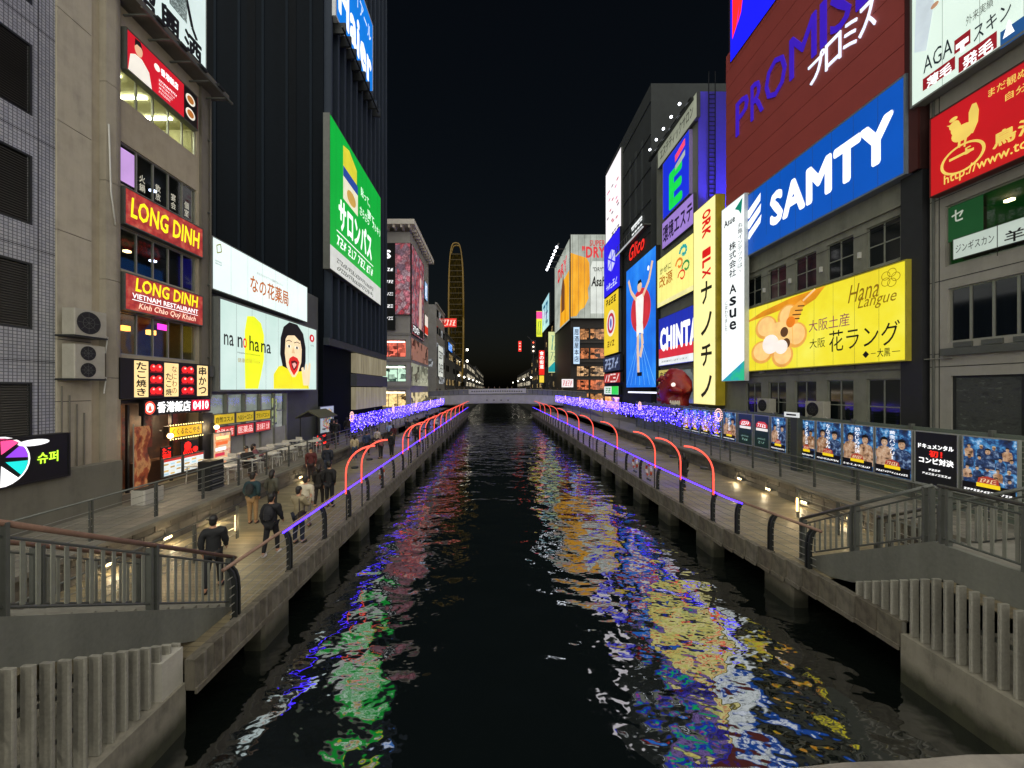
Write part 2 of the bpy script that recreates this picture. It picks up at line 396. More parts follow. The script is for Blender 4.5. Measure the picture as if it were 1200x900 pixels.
def window(root, x0, x1, z0, z1, n, fm, pm, y=.14, fw=.05, name='window', rows=1, sill=None):
    """frame part with each pane a sub-part"""
    b = B()
    b.box(x0, x1, y-.03, y+.04, z0, z0+fw).box(x0, x1, y-.03, y+.04, z1-fw, z1)
    for k in range(n+1):
        xc = x0 + (x1-x0)*k/n; a = max(x0, xc-fw/2); c = min(x1, xc+fw/2)
        if k == 0: c = x0+fw
        if k == n: a = x1-fw
        b.box(a, c, y-.034, y+.044, z0+.002, z1-.002)
    for r in range(1, rows): zc = z0+(z1-z0)*r/rows; b.box(x0, x1, y-.028, y+.038, zc-fw/2, zc+fw/2)
    w = b.build(name, fm, root)
    for k in range(n):
        xa, xb = x0+(x1-x0)*k/n, x0+(x1-x0)*(k+1)/n
        mm = pm[k % len(pm)] if isinstance(pm, (list, tuple)) else pm
        B().box(xa+.01, xb-.01, y, y+.012, z0+.01, z1-.01).build('pane', mm, w)
    if sill: B().box(x0-.06, x1+.06, -.06, .1, z0-.07, z0-.003).build('sill', sill, w)
    return w
def hash_(*a):
    x = math.sin(sum((i+1)*12.9898*v for i, v in enumerate(a)))*43758.5453; return x-math.floor(x)
class Sign:
    """a boxed sign on a facade: root, casing and face; facade-local frame, x to the viewer's right, z up, -y out"""
    def __init__(s, name, label, side, X, Y0, Y1, z0, z1, face, case=None, thick=.22, group=None, cat='sign', rim=.05, persp=None, zfit=None):
        if zfit is None: zfit = (side == LEFT and LF <= X <= LF+.8 and max(Y0, Y1) < 55 and 'yz') or (side == RIGHT and RF-1.2 <= X < RF and 'z') or ''
        kf = X/(LF if side == LEFT else RF)                 # sizes were read on the facade plane; carry them to the sign's own plane
        if 'y' in zfit: Y0, Y1 = Y0*kf, Y1*kf
        if 'z' in zfit: z0, z1 = CZ+(z0-CZ)*kf, CZ+(z1-CZ)*kf
        s.persp = persp; s.W = abs(Y1-Y0); s.H = z1-z0
        if side == LEFT: loc = (X, min(Y0, Y1), z0)
        elif side == RIGHT: loc = (X, max(Y0, Y1), z0)
        else: loc = (min(Y0, Y1), X, z0)            # FRONT: X is the distance, Y0..Y1 are x positions
        s.o = T(name, label, cat, loc, side, group)
        case = case or paint('#55585a', .5, .15)
        W, H = s.W, s.H
        b = B().box(0, W, .0, thick, 0, H)
        b.box(0, W, -.03, -.001, 0, rim).box(0, W, -.03, -.001, H-rim, H).box(0, rim, -.031, -.001, rim+.001, H-rim-.001).box(W-rim, W, -.031, -.001, rim+.001, H-rim-.001)
        b.build('casing', case, s.o)
        if face:
            s.face = B().box(rim, W-rim, -.012, -.002, rim, H-rim).build('face', face, s.o)
            if cat == 'billboard' and W > 5:
                n_ = max(3, round(W/1.25)); sm_ = paint('#4a4c4a', .6, .1, bump=0)
                for k in range(1, n_): B().box(W*k/n_-.006, W*k/n_+.006, -.0135, -.0125, rim, H-rim).build('panel_seam', sm_, s.face)
    def U(s, u):
        """fraction of the sign's photo columns -> distance along the sign (the photo foreshortens it)"""
        if not s.persp: return u*s.W
        a, b_ = s.persp; f = lambda p: 1/(p-VX); return s.W*(f(a+(b_-a)*u)-f(a))/(f(b_)-f(a))
    def t(s, body, u0, u1, v0, v1, mat, y=-.03, **k): return text(s.o, body, s.U(u0), s.U(u1), v0*s.H, v1*s.H, mat, y, **k)
    def vt(s, body, cu, wu, v0, v1, mat, y=-.03, **k): return vtext(s.o, body, s.U(cu), s.U(cu+wu/2)-s.U(cu-wu/2), v0*s.H, v1*s.H, mat, y, **k)
    def poly(s, pts, mat, y=-.02, name='print'): return B().flat([(s.U(u), v*s.H) for u, v in pts], y).build(name, mat, s.o)
    def ell(s, u, v, ru, rv, mat, y=-.02, name='print', n=28): return B().ell(s.U(u), v*s.H, (s.U(u+ru)-s.U(u-ru))/2, rv*s.H, y, n).build(name, mat, s.o)
    def rect(s, u0, u1, v0, v1, mat, y=-.02, name='print'): return s.poly([(u0, v0), (u1, v0), (u1, v1), (u0, v1)], mat, y, name)
    def marks(s, u0, u1, v0, v1, mat, n=5, y=-.03):
        """lettering too small in the photograph to read: a row of short strokes"""
        b = B(); d = (u1-u0)/n
        for k in range(n):
            ua, ub = s.U(u0+d*(k+.1)), s.U(u0+d*(k+.9)); za, zb = v0*s.H, v1*s.H; w = min(ub-ua, zb-za)*.2
            st_ = [[(ua, (za+zb)/2), (ub, (za+zb)/2)], [((ua+ub)/2, za), ((ua+ub)/2, zb)], [(ua, za), (ub, zb)], [(ua, zb), (ub, zb)], [(ub, zb), (ua, za)], [(ua, za), (ub, za)]]
            for j, q in enumerate(st_):
                if (hash_(k, j, u0, v0, s.W)) < .6: b.stroke(q, w, y-.0005*j)
        return b.build('lettering', mat, s.o)
    def stroke(s, pts, w, mat, y=-.02, name='print'): return B().stroke([(s.U(u), v*s.H) for u, v in pts], w, y).build(name, mat, s.o)
def pxsign(name, label, side, X, pl, pr, top, bot, ref='l', **k):
    """sign from photo columns pl..pr on plane x=X; rows top/bot read at the column given by ref"""
    Ya, Yb = PY(pl, X), PY(pr, X); Yr = Ya if ref == 'l' else Yb
    return Sign(name, label, side, X, Ya, Yb, PZ(bot, Yr), PZ(top, Yr), **k)
def point_light(name, loc, w, col=(1, .85, .6), r=.06, parent=None):
    d = bpy.data.lights.new(name, 'POINT'); d.energy = w; d.color = col; d.shadow_soft_size = r
    o = bpy.data.objects.new(name, d); COL.objects.link(o); o.location = loc; o.parent = parent; return o

# shared looks
STEEL = paint('#5a5d58', .45, .2, .3); DARKSTEEL = paint('#2a2d2d', .45, .2, .3); WHITEP = paint('#c9c9c2', .5, .12)
ALU = paint('#9a9a90', .4, .12, .5); BLACKP = paint('#121314', .5, .2); WOODRAIL = paint('#7d6152', .5, .25, 0, 6)
W1 = emit('#fbfdfa', 1.15, .05); INK = paint('#0d0d0f', .6, .1, bump=0); WHITE_T = emit('#ffffff', 1.1, .03, light=False)

# ------------------------------------------------------------------ the setting: water, banks, boardwalks
WZ = -1.2; TZ = 0.8            # water level, terrace level (boardwalk is z = 0)
LX, RX = -5.3, 7.6             # boardwalk edges
LW, RW = -10.3, 12.7           # low terrace walls
LF, RF = -14.0, 19.0           # facade planes
b = B(); NX, NY = 2, 2
b.v = [(-13, -6, WZ), (16, -6, WZ), (16, 700, WZ), (-13, 700, WZ)]; b.f = [(0, 1, 2, 3)]
struct(b.build('water', water()))
gm = concrete('#5d5b54', .6, .3)
struct(B().box(-700, -13.0, -60, 1400, -3, TZ-.01).build('ground', gm))
struct(B().box(16.0, 700, -60, 1400, -3, TZ-.01).build('ground', gm))
tile = bricks('terrace_paving', '#8a8577', '#79766b', '#3d3b36', .6, .3, .008, .55, (1, 0, 0), .4)
struct(B().box(-13.0, LW, -2, 140, -3, TZ).build('terrace', tile))
struct(B().box(RW, 16.0, -2, 140, -3, TZ).build('terrace', tile))

deckm = planks()
REDGE = [(8.35, 7.7), (8.25, 9.6), (7.75, 13.0), (RX, 18), (RX, 79)]
def redge(y):
    for (xa, ya), (xb, yb) in zip(REDGE, REDGE[1:]):
        if ya <= y <= yb: return xa + (xb-xa)*(y-ya)/(yb-ya)
    return REDGE[0][0] if y < REDGE[0][1] else RX
d = struct(B().prismz([(LX-.08, 6.7), (LX-.08, 79), (LW, 79), (LW, 2.0), (-8.0, 2.0), (-8.0, 6.7)][::-1], -.28, 0).build('boardwalk', deckm))
b = B().prismz([(x+.09, y) for x, y in REDGE] + [(RW, 79), (RW, 2.0), (10.8, 2.0), (10.8, 7.7)], -.28, 0)
struct(b.build('boardwalk', deckm))
# under the boardwalks: quay wall behind, then edge beams of ribbed blocks and piers standing in the water
quay = concrete('#4a4a42', .8, .5, True)
struct(B().box(-10.6, -7.6, 2, 79, -3, -.285).build('quay_wall', quay))
struct(B().box(9.9, 13.0, 2, 79, -3, -.285).build('quay_wall', quay))
edge = concrete('#6a6558', 2.2, .75); ribm = concrete('#79746a', 2.5, .6); edges = [edge, concrete('#625c50', 2.6, .8), concrete('#716c60', 1.9, .75)]
def blocks(side, Ya, Yb):
    """precast edge blocks with a raised rib each, as parts of an edge beam"""
    root = struct(B().box(-.001, .001, -.001, .001, -.001, .001).build('edge_beam', edge))
    y = Ya; k = 0; me = {}
    while y < Yb:
        L = .46 if y < 30 else 1.6
        L = min(L, Yb-y)
        x = LX if side < 0 else redge(y + L/2)
        s = 1 if side < 0 else -1
        key = (round(L, 2), k % 3)
        if key not in me:
            q = B().box(-.16, .02, .006, L-.006, -.5, .035)
            q.box(.0205, .06, 0, L, -.56, -.46); me[key] = q.mesh('edge_block', edges[k % 3]), B().box(.021, .04, L*.44, L*.56, -.455, .03).mesh('rib', ribm)
        o = link('edge_block', me[key][0], root, (x, y, rnd.uniform(-.006, .006)))
        if side < 0: link('rib', me[key][1], o)
        if s < 0:
            o.rotation_euler = (0, 0, math.pi); o.location = (x, y+L, o.location.z)
        y += L; k += 1
    return root
blocks(-1, 6.6, 79); blocks(1, 7.72, 79)
pier_l = concrete('#6b6759', 1.2, .6, True)
def piers(side, ys):
    me = None
    root = struct(B().box(-.001, .001, -.001, .001, -.5, -.498).build('pier_line', pier_l))
    for y in ys:
        x = LX if side < 0 else redge(y)
        s = -1 if side < 0 else 1
        b = B().cbox(min(x, x+s*.5)-.0 + (0 if s > 0 else 0), max(x, x+s*.5), y, y+1.1, -2.2, -.57, .06)
        b.box(min(x+s*.1, x+s*2.4), max(x+s*.1, x+s*2.4), y+.2, y+.9, -.9, -.3)
        b.build('pier', pier_l, root)
piers(-1, [8.6 + 3.1*k for k in range(22)]); piers(1, [10.3 + 3.1*k for k in range(22)])

# terrace walls of stone blocks (parts of the wall), coping on top
stonem = [concrete('#59554c', 2.2, .35), concrete('#4c4a44', 2.0, .35), concrete('#645f54', 2.4, .35)]
def stone_wall(X, s, Ya, Yb):
    root = struct(B().box(min(X, X+s*.18), max(X, X+s*.18), Ya, Yb, -.2, TZ-.1).build('terrace_wall', concrete('#2f2d29', 2, .3)))
    meshes = {}
    for row in range(3):
        y = Ya + (row % 2)*.3; k = 0
        while y < min(Yb, 40):
            L = rnd.choice([.55, .7, .85]); key = (L, k % 3)
            if key not in meshes:
                meshes[key] = B().cbox(-.07, .0, .008, L-.008, .008, .232, .012).mesh('stone', stonem[k % 3])
            o = link('stone', meshes[key], root, (X + (.02 if s < 0 else .05) + rnd.uniform(-.008, .008) - (0 if s < 0 else .02) , y, row*.24 - .02))
            y += L; k += 1
    b = B().box(X-.16, X+.16, Ya, Yb, TZ-.1, TZ+.02); b.build('coping', concrete('#6d6a60', 1.5, .3), root)
stone_wall(LW, -1, 2, 79); stone_wall(RW, 1, 2, 79)

# ------------------------------------------------------------------ near stairs at both sides of the bridge
conc = concrete('#8a8678', 1.3, .7, True); stringm = paint('#6a6c64', .55, .32, 0, 1.6, .15, True)
finm = paint('#97958a', .6, .38, 0, 2.2, .15, True); picket = paint('#77796f', .5, .15)
def rail_seg(root, X, Ya, za, Yb, zb, step, posts, wood=WOODRAIL):
    """railing between two ends: flat pickets, double flat posts, handrail, bottom rail"""
    L = Yb-Ya; n = max(2, int(abs(L)/step)); zz = lambda y: za + (zb-za)*(y-Ya)/L
    for k in range(1, n):
        y = Ya + L*k/n; z = zz(y)
        B().box(X-.008, X+.008, y-.024, y+.024, z+.13, z+.92).build('picket', picket, root)
    for t in posts:
        y = Ya + L*t; z = zz(y)
        for q in (-.055, .055): B().box(X-.05, X+.05, y+q-.02, y+q+.02, z-.25, z+1.08).build('post', STEEL, root)
    for dz, r in ((.11, .022), (.94, .02)):
        B().tube([(X, Ya, za+dz), (X, Yb, zb+dz)], r, 6).build('rail', STEEL, root)
    B().tube([(X, Ya-.0, za+1.1), (X, Yb, zb+1.1)], .038, 10).build('handrail', wood, root, smooth=True)

st = T('stairway', 'grey steel stairway with picket railing and slatted side beside the fashion of lit shop signs'.replace(' beside the fashion of lit shop signs', ' rising from the crowded boardwalk'), 'stairs', (0, 0, 0))
sl = -.55
lz = lambda y: max(-.2, 2.08 + (y-4.5)*sl)
Yt, Yb_ = 2.4, 8.5
for X in (-5.78, -7.75):
    B().prismx([(Yt, lz(Yt)), (Yt, lz(Yt)-.62), (7.2, lz(7.2)-.62), (8.45, -.27), (8.45, lz(8.45))][::1], X-.06, X+.06).build('stringer', stringm, st)
k = 0
for k in range(18):
    y = 8.3 - k*.31; z = .0 + (k+1)*.165 - .1
    B().box(-7.68, -5.85, y-.32, y, z-.05, z).build('tread', concrete('#77756b', 2, .3), st)
rail_seg(st, -5.8, Yt, lz(Yt), 8.4, lz(8.4), .155, (.02, .33, .66, .97))
rail_seg(st, -7.75, Yt, lz(Yt), 8.4, lz(8.4), .155, (.02, .33, .66, .97))
y = 2.45
while y < 6.75:
    B().cbox(-5.72, -5.56, y-.026, y+.026, -.36, min(2.6, lz(y)-.6), .012).build('fin', finm, st); y += .19
for f_ in (.3, .68):
    B().tube([(-5.78, 2.45, -.3 + f_*2.6), (-5.78, 6.7, -.3 + f_*.75)], .03, 6).build('fin_rail', STEEL, st)
struct(B().box(-8.0, -5.45, -1, 6.62, -2.5, -.37).build('quay_wall', conc))
B().box(-5.74, -5.5, 6.2, 6.62, -.37, .26).build('end_panel', paint('#b9b6ab', .6, .15), st)

st = T('stairway', 'grey steel stairway with landing and picket railing beside the boxing posters', 'stairs', (0, 0, 0))
XR = 8.62
rz_ = lambda y: 1.82 if y < 7.35 else max(-.15, 1.82 - (y-7.35)*.55)
for X in (XR, XR+2.1):
    B().prismx([(1.5, 1.82), (1.5, 1.2), (7.1, 1.2), (9.0, .27-.1), (10.6, -.27), (10.7, rz_(10.7)), (7.35, 1.82)], X-.06, X+.06).build('stringer', stringm, st)
B().box(XR+.07, XR+2.03, 1.5, 7.3, 1.72, 1.8).build('landing', concrete('#77756b', 2, .3), st)
for k in range(10):
    y = 7.3 + k*.31; z = 1.66 - k*.17
    B().box(XR+.08, XR+2.0, y, y+.33, z-.05, z).build('tread', concrete('#77756b', 2, .3), st)
for X in (XR, XR+2.1):
    rail_seg(st, X, 7.4, 1.8, 10.6, rz_(10.6), .155, (.02, .5, .97), STEEL); rail_seg(st, X, 1.6, 1.82, 7.3, 1.82, .155, (.3, .55, .78, .98), STEEL)
y = 1.7
while y < 8.9:
    zt = 1.22 if y < 7.1 else 1.22 - (y-7.1)*.55
    B().cbox(XR-.22, XR-.06, y-.026, y+.026, -.2, zt, .012).build('fin', finm, st); y += .19
B().box(XR-.02, XR+.02, 1.5, 8.9, .45, .52).build('fin_rail', STEEL, st)
struct(B().box(XR-.3, 10.8, -1, 7.7, -2.5, -.21).build('quay_wall', conc))
struct(B().prismz([(8.37, 7.7), (10.8, 7.7), (10.8, 9.5), (8.3, 9.5)], -.21, .0).build('boardwalk', concrete('#77756b', 1.5, .4)))

# bridge under the viewer: deck, parapet with rough stone cap, two lamp posts
bd = struct(B().box(-40, 40, -16, .1, 2.2, 3.25).build('bridge_deck', conc))
pr = T('bridge_parapet', 'rough grey stone cap of the bridge parapet above the water', 'parapet', (0, .43, 0), R(2.84))
b = B(); nx, ny = 90, 8
for i in range(nx+1):
    for j in range(ny+1):
        x = -3 + 7*i/nx; y = -.34 + .34*j/ny
        e = 0.012 if j in (0, ny) else 0
        b.v.append((x, y + rnd.uniform(-.003, .003), 4.363 - e + rnd.uniform(-.004, .004)))
for i in range(nx):
    for j in range(ny): q = i*(ny+1)+j; b.f.append((q, q+ny+1, q+ny+2, q+1))
b.box(-3, 4, -.335, -.005, 4.12, 4.345)
b.build('cap', concrete('#6f6b63', 5, .5), pr)
B().box(-3, 4, -.29, -.06, 3.2, 4.13).build('wall', conc, pr)
def street_lamp(x, y, h, w, label):
    s = T('street_lamp', label, 'lamp', (x, y, 3.25), 0, 'street lamps on the near bridge')
    B().lathe([(.16, 0), (.16, .25), (.07, .4), (.055, h-3.6), (.05, h-3.5)], 0, 0, 12).build('post', DARKSTEEL, s, smooth=True)
    B().lathe([(.06, h-3.5), (.26, h-3.42), (.28, h-3.38), (.1, h-3.2), (.02, h-3.1)], 0, 0, 16).build('lamp_hood', DARKSTEEL, s, smooth=True)
    B().lathe([(.05, h-3.75), (.2, h-3.66), (.24, h-3.5)], 0, 0, 16).build('globe', emit('#fff4dc', 6), s, smooth=True)
    point_light('lamp_light', (0, 0, h-3.95), w, (1.0, .93, .78), .2, s)
LAMPS = [(-1.0, -3.2, 9.8, 1300), (12.5, -2.5, 9.8, 900), (-11.0, -2.5, 9.8, 1500)]
for (x, y, h, w), lb in zip(LAMPS, ('lamp post with hooded globe on the near bridge, middle of three', 'lamp post with hooded globe on the near bridge, by the boxing poster bank', 'lamp post with hooded globe on the near bridge, by the noodle shop bank')):
    street_lamp(x, y, h, w, lb)

# ------------------------------------------------------------------ boardwalk railings
def deck_railing(side, Ys, led0, label):
    root = T('deck_railing', label, 'railing', (0, 0, 0))
    s = 1 if side < 0 else -1        # towards the water
    ex = lambda y: (LX - .14) if side < 0 else redge(y) + .16
    prof = [(0, 0), (0, .62), (.02, .82), (.07, .97), (.15, 1.06)]      # bends inland at the top
    me = None
    b = B()
    for q in (-.045, .045):
        pts_o = [(s*-p[0], p[1]) for p in prof]
        pl = [(x+.05, z) for x, z in pts_o] + [(x-.05, z) for x, z in pts_o][::-1]
        b.prismy(pl if True else pl, q-.02, q+.02)
    b.box(-.07, .07, -.09, .09, 0, .02)
    pm = b.mesh('post', DARKSTEEL)
    for y in Ys: link('post', pm, root, (ex(y), y, 0))
    y0, y1 = Ys[0]-.2, Ys[-1]
    xs = sorted({y0, y1} | set(q[1] for q in REDGE if y0 < q[1] < y1)) if side > 0 else [y0, y1]
    B().tube([(ex(y)-s*.14, y, 1.08) for y in xs], .04, 10).build('handrail', WOODRAIL, root, smooth=True)
    for z in (.16, .34, .52, .7, .88):
        B().tube([(ex(y)-s*(.0 if z < .8 else .04), y, z) for y in xs], .011, 5).build('wire', ALU, root)
    xl = [y for y in xs if y > led0]; xl = [led0] + xl
    B().tube([(ex(y)-s*.14+s*.05, y, 1.05) for y in xl], .024, 6).build('light_strip', emit('#4428ff', 6.0, .02), root)
    return root
deck_railing(-1, [7.9 + 2.05*k for k in range(35)], 9.8, 'wire boardwalk railing with blue light strip below the busy pharmacy billboards')
deck_railing(1, [10.0, 11.15, 12.4] + [13.6 + 2.15*k for k in range(31)], 12.3, 'wire boardwalk railing with blue light strip below the boxing posters')

# glowing arches that lean out from the railings
arcm = emit('#ff5a48', 1.5, .05); 
def arch(side, Y, label):
    s = 1 if side < 0 else -1
    x = (LX-.1) if side < 0 else redge(Y)+.12
    o = T('light_arch', label, 'light arch', (x, Y, 1.0), 0, 'glowing arches along the railings' if side < 0 else 'glowing arches along the poster side railing')
    pts = [(0, 0, 0), (0, 0, .75)] + [(s*1.05*(1-math.cos(a)), 0, .75 + 1.0*math.sin(a)) for a in [R(q) for q in range(12, 91, 13)]]
    B().tube(pts, .032, 8).build('tube', arcm, o, smooth=True)
    B().tube([(0, .06, -1.0), (0, .06, .7)], .025, 6).build('bracket', DARKSTEEL, o)
    B().lathe([(.02, -.05), (.13, -.03), (.13, .03), (.02, .05)], 0, 0, 14).build('lamp_disc', DARKSTEEL, o, (s*.3, .05, .95))
for Y in (13.6, 15.2, 22.0, 23.4, 27, 29.2, 33.4, 37.5, 41.6, 46, 51, 57, 63): arch(-1, Y, 'red orange light arch over the water on the pharmacy side railing')
for Y in (13.5, 15.75, 18.1, 23.7, 29.5, 34.5, 40, 46, 52, 58, 64): arch(1, Y, 'red orange light arch over the water on the boxing poster side railing')

# fairy light curtains on poles along the terrace walls
ledb = emit('#3c26ff', 5.0, .0, light=False); ledv = emit('#9a86ff', 4.0, .0, light=False); ledw = emit('#ffc9c4', 1.3, .0, light=False)
def curtain(side, Ya, Yb, zt, zb, seg, labels):
    X = LW + .1 if side < 0 else RW - .1
    y = Ya; k = 0
    while y < Yb:
        ye = min(Yb, y+seg)
        o = T('light_curtain', labels, 'fairy lights', (X, y, TZ), 0, 'blue fairy light curtains ' + ('on the pharmacy side' if side < 0 else 'on the poster side'))
        for q, c in ((0, ledb), (1, ledv)):
            b = B(); yy = y + .05
            while yy < ye:
                drop = rnd.uniform(.65, 1.0)*(zt-zb); z = zt - rnd.uniform(0, .1)
                while z > zt-drop:
                    if (rnd.random() < .72) == (q == 0): b.octa(rnd.uniform(-.06, .06), yy-y+rnd.uniform(-.05, .05), z-TZ, .026 + .0006*yy)
                    z -= rnd.uniform(.09, .16)
                yy += .17
            part_stuff(b.build('led_bulbs', c, o))
        B().tube([(0, 0, zt-TZ), (0, (ye-y)*.5, zt-TZ-.06), (0, ye-y, zt-TZ)], .012, 5).build('cable', DARKSTEEL, o)
        B().tube([(0, 0, 0), (0, 0, zt-TZ+.25)], .035, 8).build('pole', STEEL, o)
        if k % 2 == 0:
            b = B(); n = 18
            for a in range(n):
                w = 2*math.pi*a/n
                for r_, sz in ((.34, .045), (.2, .04)): b.octa(-.1 if side > 0 else .1, r_*math.cos(w), zt-TZ-.1 + r_*math.sin(w), sz)
            part_stuff(b.build('flower_bulbs', ledw, o))
        y = ye; k += 1
curtain(-1, 26.5, 75, 2.95, 1.65, 5.4, 'blue fairy light curtain hung from a pole on the pharmacy side terrace')
curtain(1, 21.0, 78, 3.45, 2.15, 5.7, 'blue fairy light curtain hung from a pole on the poster side terrace')

# terrace railings with posts and wires, foot lights
def terrace_rail(X, Ya, Yb, z, label, step=1.9, wires=4, glow_end=None):
    o = T('terrace_railing', label, 'railing', (X, Ya, z))
    n = max(1, round((Yb-Ya)/step)); pm = B().box(-.02, .02, -.05, -.02, 0, 1.06).box(-.02, .02, .02, .05, 0, 1.06).mesh('post', STEEL)
    for k in range(n+1): link('post', pm, o, (0, (Yb-Ya)*k/n, 0))
    for k in range(wires): B().tube([(0, 0, .18+.2*k), (0, Yb-Ya, .18+.2*k)], .011, 5).build('wire', ALU, o)
    B().tube([(0, -.1, 1.08), (0, Yb-Ya+.1, 1.08)], .026, 8).build('handrail', STEEL, o, smooth=True)
    if glow_end:
        B().box(-.06, -.025, glow_end-.03, glow_end+.03, .25, .75).build('post_light', emit('#ffcf8a', 4), o)
        point_light('post_glow', (-.2 if X > 0 else .2, glow_end, .5), 14, (1, .75, .4), .05, o)
terrace_rail(LW-.35, 8, 46, TZ, 'grey wire railing along the stone terrace wall below the noodle shop')
terrace_rail(RW+.35, 8, 30, TZ, 'grey wire railing along the stone terrace wall below the boxing posters')
terrace_rail(-8.3, 5.2, 12.1, 0, 'short wire railing with glowing end post on the crowded boardwalk', 1.7, 4, 6.88)
terrace_rail(11.3, 7.5, 14.0, 0, 'short wire railing with glowing end post beside the picket stairway landing', 1.6, 4, 6.48)
def foot_light(X, Y, s, label):
    o = T('foot_light', label, 'lamp', (X, Y, .22), 0, 'small foot lights low on the terrace walls')
    B().box(-.05, .05, -.16, .16, -.05, .05).build('housing', STEEL, o)
    B().box(s*.051 if s > 0 else -.06, .06 if s > 0 else s*.051, -.13, .13, -.035, .035).build('lens', emit('#ffd9a0', 8), o)
    point_light('foot_glow', (s*.22, 0, -.02), 12, (1, .8, .5), .05, o)
for Y in (9.8, 11.6, 13.4, 19.5): foot_light(LW+.15, Y, 1, 'small warm foot light on the stone wall of the crowded boardwalk')
for Y in (13.2, 15.2, 17.2, 19.2): foot_light(RW-.15, Y, -1, 'small warm foot light on the stone wall below the boxing posters')

# life rings on the railings
def life_ring(x, y, s, label):
    o = T('life_ring', label, 'life ring', (x, y, .62), 0, 'life rings on the railings')
    for k in range(8):
        a0 = 2*math.pi*k/8
        pts = [(0, .3*math.cos(a0+j*math.pi/20), .3*math.sin(a0+j*math.pi/20)) for j in range(6)]
        B().tube(pts, .06, 8).build('ring_segment', paint('#d9d6cc', .5, .1) if k % 2 else paint('#c9572e', .5, .1), o, smooth=True)
    B().box(-.04, .04, -.2, .2, -.52, -.44).build('bracket', STEEL, o)
life_ring(LX-.3, 18.6, 1, 'white and orange life ring hung inside the railing on the crowded boardwalk')
life_ring(RX+.35, 19.4, -1, 'white and orange life ring hung inside the railing near the walking figure in black')
life_ring(RX+.35, 21.3, -1, 'white and orange life ring behind the first one on the emptier boardwalk railing')
# ------------------------------------------------------------------ left bank buildings (local x runs away from the viewer)
# 1 tiled block with louvred openings and a smooth concrete pier
mosaic = bricks('mosaic_tile', '#a4a8b2', '#b9bbc0', '#64666c', .1, .1, .012, .3)
o = T('tiled_building', 'grey mosaic tiled building with dark louvred openings', 'building', (LF, 5.0, TZ), LEFT)
tw = 6.95; H = 27
holes = [(3.9, 6.37, a-TZ, c-TZ) for a, c in ((16.4, 18.6), (13.05, 15.2), (9.75, 11.85), (6.6, 8.6), (3.3, 5.0))]
wall_with_holes(tw, H, 9, holes, 0, .2).build('wall', mosaic, o)
lv = paint('#4d4b46', .6, .2)
for x0, x1, za, zb in holes:
    f = B().box(x0, x1, .0, .06, za, za+.06).box(x0, x1, .0, .06, zb-.06, zb).box(x1-.06, x1, .0, .06, za+.06, zb-.06).box(x0, x0+.06, 0, .06, za+.06, zb-.06).build('louvre_frame', DARKSTEEL, o)
    b = B(); z = za+.08
    while z < zb-.08: b.prismx([(.12, z+.05), (.03, z-.01), (.03, z-.022), (.12, z+.038)][::-1], x0+.06, x1-.06); z += .075
    part_stuff(b.build('louvre_slats', lv, f)); B().box(x0, x1, .17, .19, za, zb).build('louvre_back', BLACKP, f)
for z in (5.65, 9.05, 12.45, 15.85, 19.2):
    B().box(0, tw, -.006, .01, z-TZ-.012, z-TZ+.012).build('joint', paint('#2e2e30', .8, .1), o)
B().box(6.5, 6.52, -.007, .01, 0, H).build('joint', paint('#2e2e30', .8, .1), o)
z = 0.0; pc = concrete('#aea795', .9, .3)
for zt in (3.6, 5.6, 9.1, 12.6, 16.2, 19.8, 27):
    B().box(tw+.005, 7.98, -.06, .5, z+.012, zt-.012).build('concrete_panel', pc, o); z = zt
B().box(tw, 7.99, .0, 8, 0, H).build('pier_core', paint('#3a3935', .8, .2), o)
# street level wall with the round colourful sign box
w_ = struct(B().box(-13.3, -12.9, 5, 13.0, TZ, 2.35).build('terrace_parapet', concrete('#6e6c60', 1.0, .35)))
s = Sign('round_shop_sign', 'black sign box with a white hand-fan wheel of coloured slices and green Korean lettering', LEFT, -12.8, 7.2, 11.3, 2.2, 3.5, paint('#101113', .4, .2), BLACKP, .3)
wheel = ['#ffffff', '#19c7c2', '#8b3fd6', '#ff4d8d', '#ffd23c', '#1f9bff', '#19c7c2', '#8b3fd6']
for k in range(8):
    a0 = R(-90 + 45*k + 4); a1 = R(-90 + 45*(k+1) - 4)
    pts = [(2.45 + .16*math.cos((a0+a1)/2), .75 + .16*math.sin((a0+a1)/2))] + [(2.45 + .62*math.cos(a0 + (a1-a0)*j/5), .70 + .62*math.sin(a0 + (a1-a0)*j/5)) for j in range(6)]
    B().flat(pts, -.03).build('slice', emit(wheel[k], 1.3), s.o)
B().ring(2.45, .7, .63, .67, -.028).build('rim', WHITE_T, s.o)
B().ell(3.2, 1.12, .36, .09, -.036).build('handle_glow', WHITE_T, s.o)
text(s.o, '슈퍼', 3.28, 3.78, .5, .82, emit('#c8ff3c', 1.3), -.034, bold=.03)
